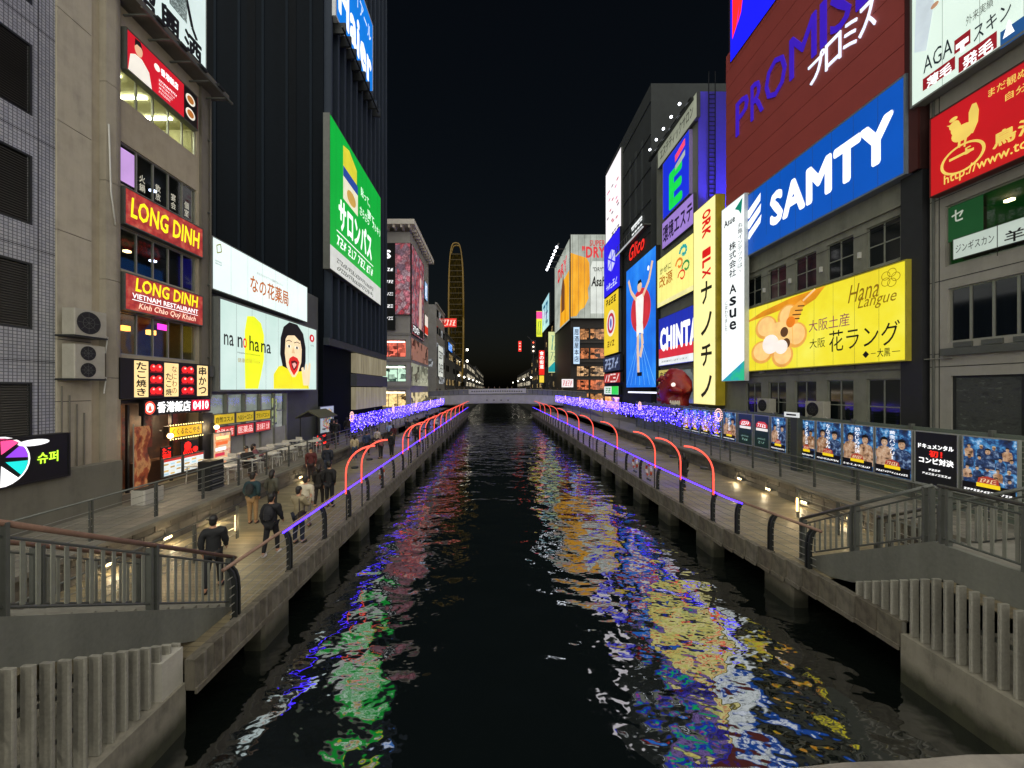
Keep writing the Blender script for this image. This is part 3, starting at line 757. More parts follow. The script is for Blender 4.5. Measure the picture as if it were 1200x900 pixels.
# air conditioners on the pier
def aircon(loc, side, W, Hh, fans, label, grp):
    o = T('air_conditioner', label, 'air conditioner', loc, side, grp)
    body = paint('#a6a396', .5, .15, 0, 3)
    B().cbox(0, W, 0, .42, 0, Hh, .02).build('casing', body, o)
    for k in range(fans):
        cz = Hh*(k+.5)/fans; r = min(W*.36, Hh/fans*.4)
        f = B().ell(W*.42, cz, r, r, -.004, 24).build('fan', BLACKP, o)
        B().ring(W*.42, cz, r*.96, r*1.08, -.012, 24).build('fan_ring', DARKSTEEL, f)
        b = B()
        for q in range(4): b.stroke([(W*.42 + r*.95*math.cos(R(45*q)), cz + r*.95*math.sin(R(45*q))), (W*.42 - r*.95*math.cos(R(45*q)), cz - r*.95*math.sin(R(45*q)))], .012, -.01)
        b.ring(W*.42, cz, r*.5, r*.55, -.011, 20); part_stuff(b.build('guard', STEEL, f))
    B().box(-.03, W+.03, .0, .6, -.06, -.005).build('bracket', DARKSTEEL, o)
    B().tube([(W-.05, .1, .1), (W+.12, .1, .05), (W+.14, .2, -.5)], .02, 6).build('hose', WHITEP, o)
aircon((LF+.62, 11.95, 6.55), LEFT, 1.0, .85, 1, 'single fan air conditioner bracketed on the concrete pier', 'air conditioners on the concrete pier')
aircon((LF+.62, 11.95, 5.15), LEFT, .95, 1.1, 2, 'twin fan air conditioner bracketed on the concrete pier', 'air conditioners on the concrete pier')

# 2 noodle shop building: rounded corner pier, rows of windows, signs
o = T('shop_building', 'beige concrete building with rounded corner pier and rows of five windows', 'building', (LF, 13.02, TZ), LEFT)
cw = concrete('#a89e88', .8, .28); BW = 5.35
rows = [(15.7, 16.95), (12.5, 14.1), (9.3, 10.9), (6.1, 7.75)]
holes = [(1.0, 4.6, a-TZ, c-TZ) for a, c in rows] + [(1.0, 5.1, .02, 3.6)]
wall_with_holes(BW, 18.6, 9, holes, 0, .25).build('wall', cw, o)
pl = [(.26, .4), (.26, -.25), (.55, -.3)] + [(.55 + .42*math.sin(a), .12 - .42*math.cos(a)) for a in [R(q) for q in range(10, 91, 16)]] + [(.97, .4)]
zz = 0
for zt in (4.4, 7.9, 11.4, 14.9, 18.3):
    B().prismz(pl, zz+.01, zt-.01).build('pier_section', concrete('#9a9383', .8, .3), o); zz = zt
B().box(4.7, 5.345, -.2, -.004, 0, 2.85).build('dark_pillar', BLACKP, o)
B().box(4.75, 5.34, -.12, -.004, 3.5, 18.7).build('end_pier', concrete('#6f6a5f', .9, .3), o)
B().box(-.05, BW+.35, -.75, .2, 18.35, 18.62).build('eave', concrete('#5b5850', 1, .3), o)
tint = [glass_dark('glass_a', '#141a20'), glass_dark('glass_b', '#1a1712'), glass_dark('glass_c', '#0e1418')]
room = printed('room_glow', [(.3, '#6d6a33'), (.5, '#a8a552'), (.75, '#d9d98a')], .8, .55)
def room_box(root, x0, x1, z0, z1, wallm, lamps=None, depth=2.4):
    i = B(); v = [(x0, .26, z0), (x1, .26, z0), (x1, depth, z0), (x0, depth, z0), (x0, .26, z1), (x1, .26, z1), (x1, depth, z1), (x0, depth, z1)]
    i.v = v; i.f = [(0, 1, 2, 3), (4, 7, 6, 5), (2, 6, 7, 3), (1, 5, 6, 2), (0, 3, 7, 4)]
    r = i.build('room', wallm, root)
    if lamps:
        for x in lamps: B().box(x-.05, x+.05, .5, depth-.3, z1-.09, z1-.03).build('tube_light', emit('#fffbe0', 22), r)
    return r
gc = glass_clear()
for k, (a, c) in enumerate(rows):
    if k == 0:
        window(o, 1.0, 4.6, a-TZ, c-TZ, 5, ALU, gc, .1); room_box(o, 1.0, 4.6, a-TZ-.5, c-TZ+.02, paint('#b9b48a', .8, .1), (1.5, 2.6, 3.8))
    elif k == 3:
        window(o, 1.0, 4.6, a-TZ, c-TZ, 5, ALU, gc, .1); room_box(o, 1.0, 4.6, a-TZ-.4, c-TZ+.02, paint('#6d6238', .8, .3), None)
        for x, c_ in ((1.5, '#e8d070'), (2.7, '#ff9a3c'), (3.9, '#ffb050')): B().box(x-.15, x+.15, 1.4, 1.6, c-TZ-.5, c-TZ-.3).build('room_lamp', emit(c_, 5), o)
        B().box(2.65, 3.1, .12-.03, .125-.03, 7.3-TZ, 7.55-TZ).build('neon_card', emit('#ff3fd0', 1.5), o)
    else:
        window(o, 1.0, 4.6, a-TZ, c-TZ, 5, ALU, gc, .1); room_box(o, 1.0, 4.6, a-TZ-.4, c-TZ+.02, paint('#2a2824', .8, .3), None)
        for x, c_ in ((1.7, '#ffe9c0'), (2.9, '#ffd9a0'), (4.1, '#cfd8ff')): B().box(x-.09, x+.09, 1.5, 1.7, c-TZ-.3, c-TZ-.22).build('room_lamp', emit(c_, 6), o)
        if k == 1:
            B().box(1.06, 1.62, .06, .064, a-TZ+.15, c-TZ-.2).build('window_poster', emit('#caa0e0', .8), o)
            for q, (x, s_) in enumerate(((1.95, '火鍋'), (2.65, '飲放'), (3.4, '宴会'), (4.1, '個室'))): vtext(o, s_, x, .24, a-TZ+.15, a-TZ+.85, emit('#d8d4c0', .5, light=False), .06)
# shopfront at street level
B().box(.98, 5.1, .9, 1.0, .0, 3.62).build('back_wall', printed('shop_inside', [(.3, '#1c0f08'), (.5, '#3a1d0f'), (.7, '#70401c')], 1.6, .7), o)
B().box(1.0, 5.1, .0, .9, 3.45, 3.58).build('soffit', BLACKP, o)
B().box(2.0, 4.9, .25, .8, .02, 1.0).build('counter', paint('#5a3a24', .6, .3), o)
B().box(1.0, 1.12, .05, .9, .02, 3.4).build('door_jamb', paint('#8a5a30', .6, .2), o)
for x in (1.35, 2.0, 3.3, 4.9): B().box(x-.04, x+.04, .02, .12, .02, 3.4).build('mullion', BLACKP, o)
point_light('shop_glow', (3.2, .35, 2.6), 60, (1, .7, .4), .2, o)
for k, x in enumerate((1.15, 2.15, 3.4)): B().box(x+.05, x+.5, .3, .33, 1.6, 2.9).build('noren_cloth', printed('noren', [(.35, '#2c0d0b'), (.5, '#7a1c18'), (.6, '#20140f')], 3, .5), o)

def Yl(px): return PY(px, LF)
s = Sign('rooftop_billboard', 'tall white rooftop billboard with black brush calligraphy', LEFT, LF+.15, 13.9, 18.2, 19.35, 27.5, emit('#d3e4e0', .95, .06, .5), paint('#8d9490', .5, .2), .35, cat='billboard')
vtext(s.o, '紹興酒', 0.2, .2, 20, 21, INK) if False else None
for k, ch in enumerate('紹興酒'): text(s.o, ch, .55+1.2*k, 1.55+1.2*k, .45, 1.75, INK, -.03, bold=.045)
B().box(2.2, 3.1, -.03, -.02, 2.0, 3.4).build('seal_print', printed('seal', [(.42, '#9fb0ac'), (.5, '#3a4442'), (.58, '#b9cac6')], 9, .8), s.o); s.stroke([(.62, .3), (.7, .42), (.8, .26), (.86, .22)], .18, INK, -.03); s.stroke([(.1, .26), (.2, .3), (.16, .4)], .16, INK, -.03)
b = B()
for k in range(5): b.box(.2+k, .26+k, -1.0, -.02, -.5, -.44)
b.box(-.1, 4.6, -1.06, -.98, -.52, -.42); b.build('catwalk', STEEL, s.o)
for k in range(4): B().box(.4+1.05*k, .75+1.05*k, -1.15, -.95, -.42, -.3).build('flood_lamp', DARKSTEEL, s.o)

s = Sign('red_restaurant_sign', 'red sign with a figure in white and food pictures at its end', LEFT, LF+.32, Yl(147), Yl(232), 16.95, 18.55, emit('#d01c2c', .85, .06), STEEL, .25, persp=(147, 232))
s.poly([(0.03, .03), (.06, .45), (.13, .55), (.22, .56), (.32, .4), (.36, .03)], emit('#efe9dc', .9), -.02, 'figure_shirt')
s.ell(.175, .72, .055, .16, emit('#e2b490', .9), -.022, 'figure_face'); s.poly([(.12, .74), (.125, .93), (.2, .95), (.235, .76), (.21, .82), (.15, .82)], INK, -.024, 'figure_hair')
s.ell(.43, .72, .04, .09, emit('#fff4ec', 1), -.02); s.t('香港飯店', .48, .72, .63, .82, WHITE_T, bold=.04)
for k in range(4): s.marks(.45, .7-.03*k, .42-.1*k, .47-.1*k, WHITE_T, 12)
s.rect(.8, .985, .03, .97, emit('#17120f', .6), -.02, 'food_panel')
for v in (.7, .3): s.ell(.89, v, .065, .15, emit('#e9e2d2', .9), -.024, 'plate'); s.ell(.89, v, .045, .1, emit('#b9702c', .8), -.027, 'dish')

def dinh(z0, z1, label, sub):
    s = Sign('restaurant_sign', label, LEFT, LF+.3, Yl(145), Yl(238), z0, z1, printed('red_mottle', [(.3, '#7e1f22'), (.5, '#b8322e'), (.7, '#cf6a52')], 3.2, .9), STEEL, .25, persp=(145, 238))
    Yc = emit('#f4e21c', 1.15)
    if not sub: s.t('LONG DINH', .08, .95, .25, .8, Yc, bold=.03, shear=.12)
    else:
        s.t('LONG DINH', .14, .93, .56, .93, Yc, bold=.03, shear=.12); s.t('VIETNAM RESTAURANT', .1, .93, .36, .5, WHITE_T, bold=.02)
        s.rect(.1, .93, .31, .33, WHITE_T); s.t('Kính Chào Quý Khách', .18, .9, .06, .27, emit('#ffd9c0', 1), bold=.015, shear=.25)
dinh(11.05, 12.48, 'red sign with large yellow lettering alone, upper of the pair', False)
dinh(7.8, 9.25, 'red sign with yellow lettering over two smaller lines, lower of the pair', True)

s = Sign('food_sign', 'black sign with cream vertical lettering panels and red octopus dumpling pictures', LEFT, LF+.3, Yl(140), Yl(244), 4.42, 5.98, paint('#120f0e', .5, .2), BLACKP, .3, persp=(140, 244))
cream = emit('#ffdf9a', 1.0); 
for (u0, u1), t_ in (((.16, .32), 'たこ焼き'), ((.5, .66), 'なにわのたこ焼'), ((.87, .99), '串かつ')):
    s.rect(u0, u1, .04, .96, cream, -.02, 'panel')
    if len(t_) < 6: s.vt(t_, (u0+u1)/2, (u1-u0)*.72, .06, .94, INK, bold=.03)
    else:
        s.vt('なにわの', u0+(u1-u0)*.7, (u1-u0)*.36, .1, .9, paint('#7a4a14', .6, .1, bump=0), bold=.0); s.vt('たこ焼', u0+(u1-u0)*.3, (u1-u0)*.42, .06, .7, INK, bold=.02)
redf = emit('#e0201c', 1.1); 
for u in (.41, .765):
    for v in (.2, .5, .8):
        s.ell(u-.035, v, .035, .1, redf, -.02, 'dumpling'); s.ell(u+.03, v, .04, .11, redf, -.021, 'dumpling')
        s.ell(u-.03, v+.04, .012, .025, emit('#ffd0c0', 1), -.024, 'highlight'); s.ell(u+.04, v+.04, .012, .03, emit('#ffd0c0', 1), -.024, 'highlight')
        s.rect(u-.075, u+.075, v-.12, v-.085, emit('#8a0f10', .8), -.023, 'tray')
s = Sign('lit_letter_sign', 'glowing white letters and round emblem on black with a red number panel', LEFT, LF+.24, Yl(168), Yl(246), 3.72, 4.36, paint('#0c0c0d', .5, .2), BLACKP, .18, persp=(168, 246))
s.ell(.09, .5, .085, .42, emit('#f05038', 1.3), -.02, 'emblem'); s.ell(.09, .5, .06, .3, emit('#fff1e8', 1.3), -.024, 'emblem_disc'); s.poly([(.06, .3), (.12, .3), (.105, .55), (.09, .72), (.075, .55)], emit('#f05038', 1.2), -.028, 'emblem_mark')
s.t('香港飯店', .2, .7, .14, .88, emit('#ffffff', 1.6), bold=.03); s.rect(.72, .99, .12, .9, emit('#d5203a', 1.1), -.02, 'panel'); s.t('0410', .74, .97, .2, .82, emit('#ffffff', 1.6), bold=.03)

yl = Sign('awning_sign', 'small yellow lit sign with bulb border over the takeaway counter', LEFT, LF+.35, Yl(197), Yl(237), 2.65, 3.2, emit('#d9a51c', 1.1), paint('#2a1a0a', .6, .2), .2)
yl.t('くくるたこやき', .1, .9, .25, .75, INK, bold=.02)
b = B()
for k in range(14):
    b.octa(.05+(yl.W-.1)*k/13, -.06, yl.H+.03, .03); b.octa(.05+(yl.W-.1)*k/13, -.06, -.03, .03)
part_stuff(b.build('bulbs', emit('#ffe08a', 5, light=False), yl.o))
def wall_lamp(Y, z, label):
    o = T('wall_lamp', label, 'lamp', (LF+.35, Y, z), LEFT, 'round wall lamps of the takeaway shop')
    B().ball(0, -.1, 0, .11).build('globe', emit('#ffd58a', 9), o, smooth=True); B().tube([(0, -.1, .1), (0, .1, .2), (0, .35, .2)], .02, 6).build('bracket', DARKSTEEL, o)
    point_light('lamp_glow', (0, -.35, 0), 45, (1, .78, .45), .1, o)
wall_lamp(Yl(187), 2.85, 'glowing round wall lamp beside the orange banner of the takeaway shop'); wall_lamp(Yl(243), 2.95, 'glowing round wall lamp on the pillar between takeaway shop and tables')
def neon(pl, pr, za, zb, kind, label):
    o = T('neon_sign', label, 'neon sign', (LF+.28, Yl(pl), za), LEFT); W = Yl(pr)-Yl(pl); Hh = zb-za; m = emit('#ff2018', 2.0)
    B().box(0, W, .0, .05, 0, Hh).build('backing', BLACKP, o)
    if kind: 
        B().ell(W*.35, Hh*.62, W*.2, Hh*.3, -.02).build('octopus_head', m, o)
        for k in range(5): B().stroke([(W*(.2+.08*k), Hh*.4), (W*(.1+.12*k), Hh*.1), (W*(.16+.12*k), Hh*.06)], .04, -.021-.001*k).build('tentacle', m, o)
        B().ell(W*.8, Hh*.3, W*.16, Hh*.2, -.02).build('dumpling', m, o)
    else:
        text(o, 'たこ', W*.08, W*.92, Hh*.5, Hh*.92, m, -.02, bold=.02); text(o, '酒場', W*.08, W*.92, Hh*.06, Hh*.45, m, -.02, bold=.02)
neon(181, 193, 1.85, 2.4, 0, 'small red neon lettering inside the takeaway shop'); neon(205, 225, 1.9, 2.5, 1, 'red neon octopus shape over the menu boards')
for k, (pl, pr) in enumerate(((190, 213), (214, 239))):
    m_ = Sign('menu_board', ('white menu board leaning at the takeaway counter beside the orange banner', 'white menu board with a food picture by the shop pillar')[k], LEFT, LF+.75, Yl(pl), Yl(pr), 1.05, 1.85, emit('#dfe9ea', 1.0), STEEL, .06, group='menu boards of the takeaway shop')
    m_.rect(.05, .95, .8, .95, emit('#c83a30', .9)); 
    for r_ in range(4):
        for c_ in range(3): m_.rect(.07+.31*c_, .3+.31*c_, .1+.17*r_, .2+.17*r_, emit(('#b7d7e8', '#e8c27a', '#f0f0e8', '#c9a86a')[(r_+c_+k) % 4], .8))
fl = T('banner_flag', 'tall orange and red vertical banner on a pole before the takeaway shop', 'banner', (LF+1.15, 13.35, TZ), LEFT)
B().tube([(0, 0, 0), (0, 0, 2.75)], .018, 6).build('pole', ALU, fl)
b = B(); n = 14
for k in range(n+1):
    z = .35 + 2.3*k/n; wv = .05*math.sin(k*.9)
    b.v += [(0.02, wv*.3, z), (.3, wv, z), (.62, wv*1.4+.02, z)]
b.f = [(3*k+j, 3*k+j+1, 3*k+4+j, 3*k+3+j) for k in range(n) for j in range(2)]
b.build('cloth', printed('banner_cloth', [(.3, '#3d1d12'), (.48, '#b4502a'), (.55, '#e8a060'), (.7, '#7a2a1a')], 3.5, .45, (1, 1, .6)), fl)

# 3 pharmacy: low white storefront building carrying two billboards
o = T('pharmacy_building', 'low grey building with white glazed storefront under two large billboards', 'building', (LF-.35, 18.45, TZ), LEFT)
PW = 12.0
wall_with_holes(PW, 11.4, 9, [(.2, 7.4, .02, 3.75)], 0, .3).build('wall', paint('#5d605e', .7, .2, 0, .8), o)
B().box(.2, 7.4, .31, .35, 0.02, 3.75).build('shop_glow', printed('pharm_in', [(.3, '#6f7472'), (.5, '#a9aca6'), (.7, '#c9cbc2')], .9, .7), o)
for k in range(5): window(o, .2+1.44*k, 1.64+1.44*k, 2.55, 3.75, 1, ALU, gc, .1)
for k in range(5): B().box(.22+1.44*k, 1.6+1.44*k, .06, .1, .02, 1.5).build('storefront_panel', paint('#b9b8b0', .5, .15), o)
for k in range(6): B().box(.16+1.44*k, .24+1.44*k, -.05, .2, 0.0, 3.74).build('mullion', ALU, o)
B().box(.05, 7.5, -.2, .05, 3.75, 3.9).build('lintel', STEEL, o)
B().box(5.8, 6.3, .03, .06, 1.7, 3.4).build('door_poster', printed('doorposter', [(.4, '#222a2c'), (.5, '#b9c6a0'), (.62, '#c8cc3c')], 2.5, .6), o)
for k, t_ in enumerate(('自然コスメ', 'ヘルシーコスメ', 'ブランドコスメ')):
    s = Sign('yellow_shop_sign', f'yellow shop sign with dark lettering on the white storefront, number {k+1}'.replace(', number 1', ', next to the noodle shop').replace(', number 2', ', middle of three').replace(', number 3', ', next to the glass door'), LEFT, LF+.02, 18.65+1.6*k, 20.2+1.6*k, 2.95, 3.55, emit('#c9ad1c', .75), STEEL, .1, group='yellow signs of the pharmacy front')
    s.t(t_, .1, .9, .25, .72, INK, bold=.02)
for k in range(3):
    s = Sign('red_shop_sign', ('red shop sign with white lettering under the yellow sign beside the noodle shop', 'red shop sign with white lettering under the middle yellow sign', 'red shop sign with white lettering beside the glass door')[k], LEFT, LF, 18.7+1.6*k, 20.2+1.6*k, 2.25, 2.9, emit('#c8382c', .75), STEEL, .1, group='red signs of the pharmacy front')
    s.t(('免税の店', '医薬品', '酒 お菓子 土産')[k], .1, .9, .2, .78, emit('#ffd9d0', .9), bold=.01)
po = Sign('shop_poster', 'bright pink and orange poster at the storefront behind the seated people', LEFT, LF+.3, 18.6, 19.9, .95, 2.6, printed('poster_pk', [(.3, '#c83c50'), (.48, '#f0d0a8'), (.6, '#ff9a4a'), (.75, '#fff0d8')], 2.2, .9), STEEL, .08, cat='poster')
for k in range(5): po.rect(.1+.02*k, .55+.08*k, .1+.17*k, .2+.17*k, emit(('#ffe9a0', '#d0304c', '#ffffff', '#e86a30', '#ffe9a0')[k], .9), -.024)

s = Sign('pharmacy_billboard', 'wide white billboard with orange Japanese lettering above the portrait billboard', LEFT, LF+.25, Yl(248), Yl(360), 9.75, 12.4, emit('#dff0ec', 1.05, .05, .4), paint('#7d8280', .5, .2), .4, cat='billboard', persp=(248, 360))
s.t('なの花薬局', .4, .8, .24, .62, emit('#b5622a', .95), bold=.025); s.t('あなたのかかりつけ薬局でありたい', .47, .74, .68, .74, paint('#a9a39a', .6, .1, bump=0), bold=0)
s.stroke([(.05, .86), (.09, .92), (.1, .78), (.055, .72), (.05, .86)], .05, emit('#8a8a20', .7)); s.t('NANOHANA', .03, .1, .55, .58, INK, bold=0); s.t('GROUP', .03, .1, .5, .53, INK, bold=0)
s = Sign('portrait_billboard', 'wide lit billboard with a shouting dark haired figure in yellow and a yellow band', LEFT, LF+.45, Yl(256), Yl(371), 4.68, 9.5, printed('mintlight', [(.3, '#c9e6dc'), (.6, '#dcf2ea')], .35, 1.02), paint('#6a6e6c', .5, .2), .55, cat='billboard', rim=.09, persp=(256, 371))
W, H = s.W, s.H
ylw = emit('#e6ee22', 1.05)
s.poly([(.27, .03), (.4, .03), (.43, .2), (.46, .4), (.46, .7), (.43, .84), (.36, .9), (.29, .88), (.265, .7), (.265, .3)], ylw, -.02, 'yellow_band')
skin = emit('#f6dcb0', .98); 
s.poly([(.56, .03), (.56, .22), (.61, .33), (.68, .36), (.86, .3), (.9, .2), (.92, .03)], emit('#efe41e', 1.0), -.02, 'figure_sweater')
s.poly([(.65, .34), (.625, .5), (.63, .72), (.66, .88), (.72, .97), (.8, .97), (.86, .86), (.885, .66), (.885, .45), (.87, .3), (.76, .27)], paint('#17181a', .5, .2, bump=0), -.023, 'figure_hair')
s.poly([(.745, .2), (.69, .34), (.672, .52), (.68, .72), (.72, .83), (.77, .85), (.825, .78), (.845, .62), (.84, .42), (.81, .28), (.78, .2)], skin, -.026, 'figure_face')
s.poly([(.72, .46), (.755, .5), (.8, .48), (.82, .42), (.8, .3), (.765, .22), (.73, .3), (.71, .4)], emit('#d8261e', 1), -.03, 'figure_mouth'); s.poly([(.735, .42), (.77, .44), (.8, .42), (.79, .34), (.765, .29), (.745, .34)], emit('#5a100e', .8), -.033, 'mouth_inside'); s.poly([(.745, .39), (.775, .41), (.79, .38), (.765, .32)], emit('#f0b0a8', 1), -.036, 'tongue')
for u in (.715, .795): s.ell(u, .63, .02, .022, emit('#f6f0e0', 1), -.03, 'eye_white'); s.ell(u, .628, .009, .02, INK, -.033, 'eye'); s.stroke([(u-.03, .69), (u, .715), (u+.03, .7)], .05, paint('#4a3a28', .6, .1, bump=0), -.03, 'brow')
s.poly([(.74, .54), (.775, .54), (.765, .6), (.757, .64), (.75, .6)], emit('#e2bf90', .95), -.03, 'nose')
s.poly([(.67, .75), (.72, .86), (.78, .87), (.84, .76), (.82, .74), (.77, .8), (.71, .78)], paint('#17181a', .5, .2, bump=0), -.034, 'fringe')
s.poly([(.86, .08), (.85, .22), (.84, .34), (.86, .36), (.875, .28), (.885, .4), (.9, .42), (.9, .3), (.92, .44), (.935, .42), (.93, .26), (.92, .08)], skin, -.03, 'hand')
for t_, u0, u1, c in (('na', .05, .15, None), ('n', .19, .24, None), ('o', .245, .285, '#e03a2a'), ('ha', .31, .41, None), ('na', .43, .53, None)): s.t(t_, u0, u1, .5-.02*(u0 > .3), (.62 if 'h' not in t_ else .68)-.02*(u0 > .3), emit(c, 1) if c else INK, bold=.01, y=-.03)
s.t('Healthcare Community', .19, .42, .425, .45, INK, bold=0); s.t('健康応援 2024', .19, .42, .33, .38, emit('#b9a03a', .7), bold=0)
s.ell(.95, .83, .025, .06, emit('#c8202c', 1), -.02, 'emblem'); s.t('薬', .942, .958, .8, .86, WHITE_T, y=-.03); s.t('なの花', .935, .965, .7, .73, INK, bold=0)

# 4 dark tower with vertical ribs and its signs
ty0, ty1 = 30.6, 46.8
o = T('dark_tower', 'huge dark blue black tower with vertical ribs behind the green billboard', 'building', (LF, ty0, TZ), LEFT)
dk = paint('#0d1319', .85, .3, 0, .25, .03, True, .1)
B().box(0, ty1-ty0, .0, 15, 0, 62).build('wall', dk, o)
n = 12; rm = B().prismz([(-.16, 0), (-.16, -.55), (-.1, -.62), (.1, -.62), (.16, -.55), (.16, 0)], 8.2, 62).mesh('rib', paint('#2b3440', .7, .2, 0, .4, .03, True, .2))
for k in range(n): link('rib', rm, o, (.3 + (ty1-ty0-.6)*k/(n-1), 0, 0))
n = 7; rm = B().prismx([(-.02, 0), (-.02, .0), (.02, .0)], 0, 1).mesh('x', dk) if False else None
for k in range(7): B().box(-.05, .0, .9+1.95*k, 1.1+1.95*k, 0, 62).build('front_rib', paint('#182028', .85, .2, 0, .3, .03, True, .1), o)
for k in range(4): B().box(-.022, .0, 2.2+3.3*k, 2.9+3.3*k, 8, 62).build('glass_strip', paint('#0a0f14', .8, .3, 0, 2.5, 0, False, .1), o)
for za, zb in ((5.6, 7.5), (2.0, 4.2)):
    for k in range(4): B().box(5.9+2.55*k, 8.4+2.55*k, -.5, -.02, za, zb).build('cream_panel', printed('cream_lit', [(.3, '#8f8468'), (.55, '#b5aa8a'), (.75, '#d2c7a6')], .7, .55, (6, 1, .3)), o)
B().box(5.8, ty1-ty0, -.6, -.02, 4.3, 5.5).build('ledge', paint('#4a4d50', .5, .2), o)
B().box(0, ty1-ty0, -.5, -.02, 7.6, 8.2).build('ledge', paint('#3c434a', .5, .2), o)
s = Sign('green_billboard', 'huge green billboard with white Japanese lettering and pale base on the dark tower', LEFT, LF+.9, PY(386, LF+.9), PY(446, LF+.9), 15.0, 28.2, emit('#0fa83a', .95, .08, .2), STEEL, .5, cat='billboard', rim=.06, zfit='z')
s.rect(.0, 1, .0, .16, emit('#cfd2cc', .9), -.02, 'pale_base')
s.t('サロンパス', .13, .76, .32, .54, emit('#f2fff4', 1.1), bold=.05); 
for k, (t_, u, v) in enumerate((('貼って、', .52, .76), ('寝て、', .66, .66), ('さらさら', .5, .6), ('スッキリ', .78, .62))): s.t(t_, u, u+.2, v, v+.07, emit('#e8ffec', 1), bold=.02)
s.poly([(.2, .72), (.2, .93), (.3, .96), (.44, .9), (.44, .72)], emit('#d9cf3a', .9), -.02, 'pack_print'); s.rect(.2, .46, .72, .79, emit('#2a4a9a', .9), -.024, 'pack_band'); s.rect(.2, .46, .56, .72, emit('#e8e4c8', .9), -.022, 'pack_lower'); s.ell(.34, .63, .08, .05, emit('#c8a050', .9), -.026)
s.rect(.1, .8, .29, .297, WHITE_T); 
for k in range(4): s.marks(.1+.18*k, .25+.18*k, .2, .26, WHITE_T, 3)
for k in range(2): s.marks(.1, .8, .08-.05*k, .105-.05*k, paint('#70756f', .6, .1, bump=0), 22)
s = Sign('blue_rooftop_sign', 'blue rooftop sign with white rounded lettering high on the dark tower', LEFT, LF+.9, PY(393, LF+.9), PY(437, LF+.9), 37.6, 46.5, emit('#1277d8', 1.0, .06, .3), paint('#c9cdd0', .5, .1), .6, rim=.18, zfit='z')
s.t('Haier', .06, .94, .12, .58, emit('#f4faff', 1.2), bold=.05); s.t('ハイアール', .35, .92, .68, .86, emit('#dfefff', 1), bold=.01)
b = B()
for k in range(9): b.box(.6+1.2*k, .75+1.2*k, -.6, .6, -.9, -.02)
b.box(0, s.W, -.62, -.5, -1.0, -.88); b.build('support_frame', DARKSTEEL, s.o)
# mural board between pharmacy and tower
s = Sign('mural_board', 'white board with loose coloured brush strokes beside the tower foot', LEFT, LF+.3, 30.0, 32.6, 1.0, 3.4, emit('#b9c3c4', .6), STEEL, .1, cat='board')
for k in range(16): s.stroke([(rnd.uniform(.1, .9), rnd.uniform(.1, .9)) for q in range(3)], .07, emit(rnd.choice(['#b03a3a', '#3a6ab0', '#3a9a6a', '#303030', '#d0a040']), .7), -.02-.001*k)

# 5 shop block at the far bridge with canopy roof and flower billboard
fy = 62.0
o = T('department_store', 'pale shop block with flat canopy roof and lit shop floors by the far bridge', 'building', (-34, fy, TZ), FRONT)
FW = 20.0
lwall = paint('#a19e96', .6, .2, 0, .3)
wall_with_holes(FW, 30, 17, [(12, 19.3, 9.3, 12.2), (12, 19.3, 5.2, 8.0), (12, 19.3, 1.0, 3.8)], 0, .4).build('wall', lwall, o)
B().box(-.5, FW+1.0, -1.6, 18, 30.6, 31.4).build('roof_slab', paint('#d8d2c4', .6, .15), o)
for k in range(9): B().box(FW-10+1.25*k, FW-9.7+1.25*k, -1.5, .3, 30.1, 30.6).build('roof_beam', paint('#d0c8b8', .6, .15), o)
for k in range(12): B().box(FW+.02, FW+.9, .4+1.4*k, .7+1.4*k, 30.1, 30.6).build('roof_beam', paint('#d0c8b8', .6, .15), o)
fl_m = [lit_window('#ff7a62', 1.1, '#40100c', 1.1, .4, 'a'), lit_window('#d8ffe2', 1.0, '#1b3a30', .9, .4, 'b'), lit_window('#ffd890', 1.4, '#2a1808', 1.4, .4, 'c')]
for (za, zb), m in zip(((9.3, 12.2), (5.2, 8.0), (1.0, 3.8)), fl_m):
    w = window(o, 12, 19.3, za, zb, 5, STEEL, m, .3, .1)
    B().box(12.2, 19.1, .2, .26, zb-.5, zb-.25).build('shop_light', emit('#fff2e0', 2.2), o)
for (za, zb), c in zip(((9.0, 12.6), (4.6, 8.4)), ('#c08a78', '#c9cbb0')):
    for k in range(5): B().box(FW+.02, FW+.08, .8+3.1*k, 3.7+3.1*k, za, zb).build('side_window', lit_window(c, .55, '#3a302a', .5, .3, c), o)
for k in range(5): B().box(FW+.02, FW+.08, .8+3.1*k, 3.7+3.1*k, .9, 3.4).build('side_window', lit_window('#e8d4a0', .9, '#2a2218', .8, .4, 'g'), o)
for z in (4.2, 8.6, 12.9): B().box(10, FW+.16, -.12, .0, z, z+.4).build('floor_band', paint('#8a8882', .5, .15), o)
s = Sign('black_fashion_panel', 'black billboard with small white marks beside the flower picture', FRONT, fy-.35, -26, -16.4, 14.5, 28.8, paint('#0d1214', .4, .2), BLACKP, .3, cat='billboard')
s.t('S', .82, .93, .82, .92, WHITE_T, bold=.06)
for k in range(5): s.marks(.76, .97, .68-.14*k, .71-.14*k, WHITE_T, 4+k % 3)
s = Sign('flower_billboard', 'billboard filled with red and pink blossoms facing the canal', FRONT, fy-.4, -16.4, -13.85, 17.0, 28.8, flowers(), BLACKP, .3, cat='billboard')
s = Sign('flower_billboard', 'billboard of pink blossoms with a pale standing figure, round the corner of the shop block', LEFT, -13.75, fy, fy+10.5, 14.0, 28.8, flowers(), BLACKP, .2, cat='billboard')
s.poly([(.55, .1), (.6, .5), (.66, .62), (.74, .62), (.8, .5), (.78, .1)], emit('#d8b8a8', .8), -.02, 'figure_dress'); s.ell(.7, .7, .07, .06, emit('#e0c0b0', .8), -.022, 'figure_head'); s.rect(.05, .95, .02, .12, emit('#16181a', .5), -.024, 'base_band'); s.marks(.1, .6, .04, .1, WHITE_T, 5)
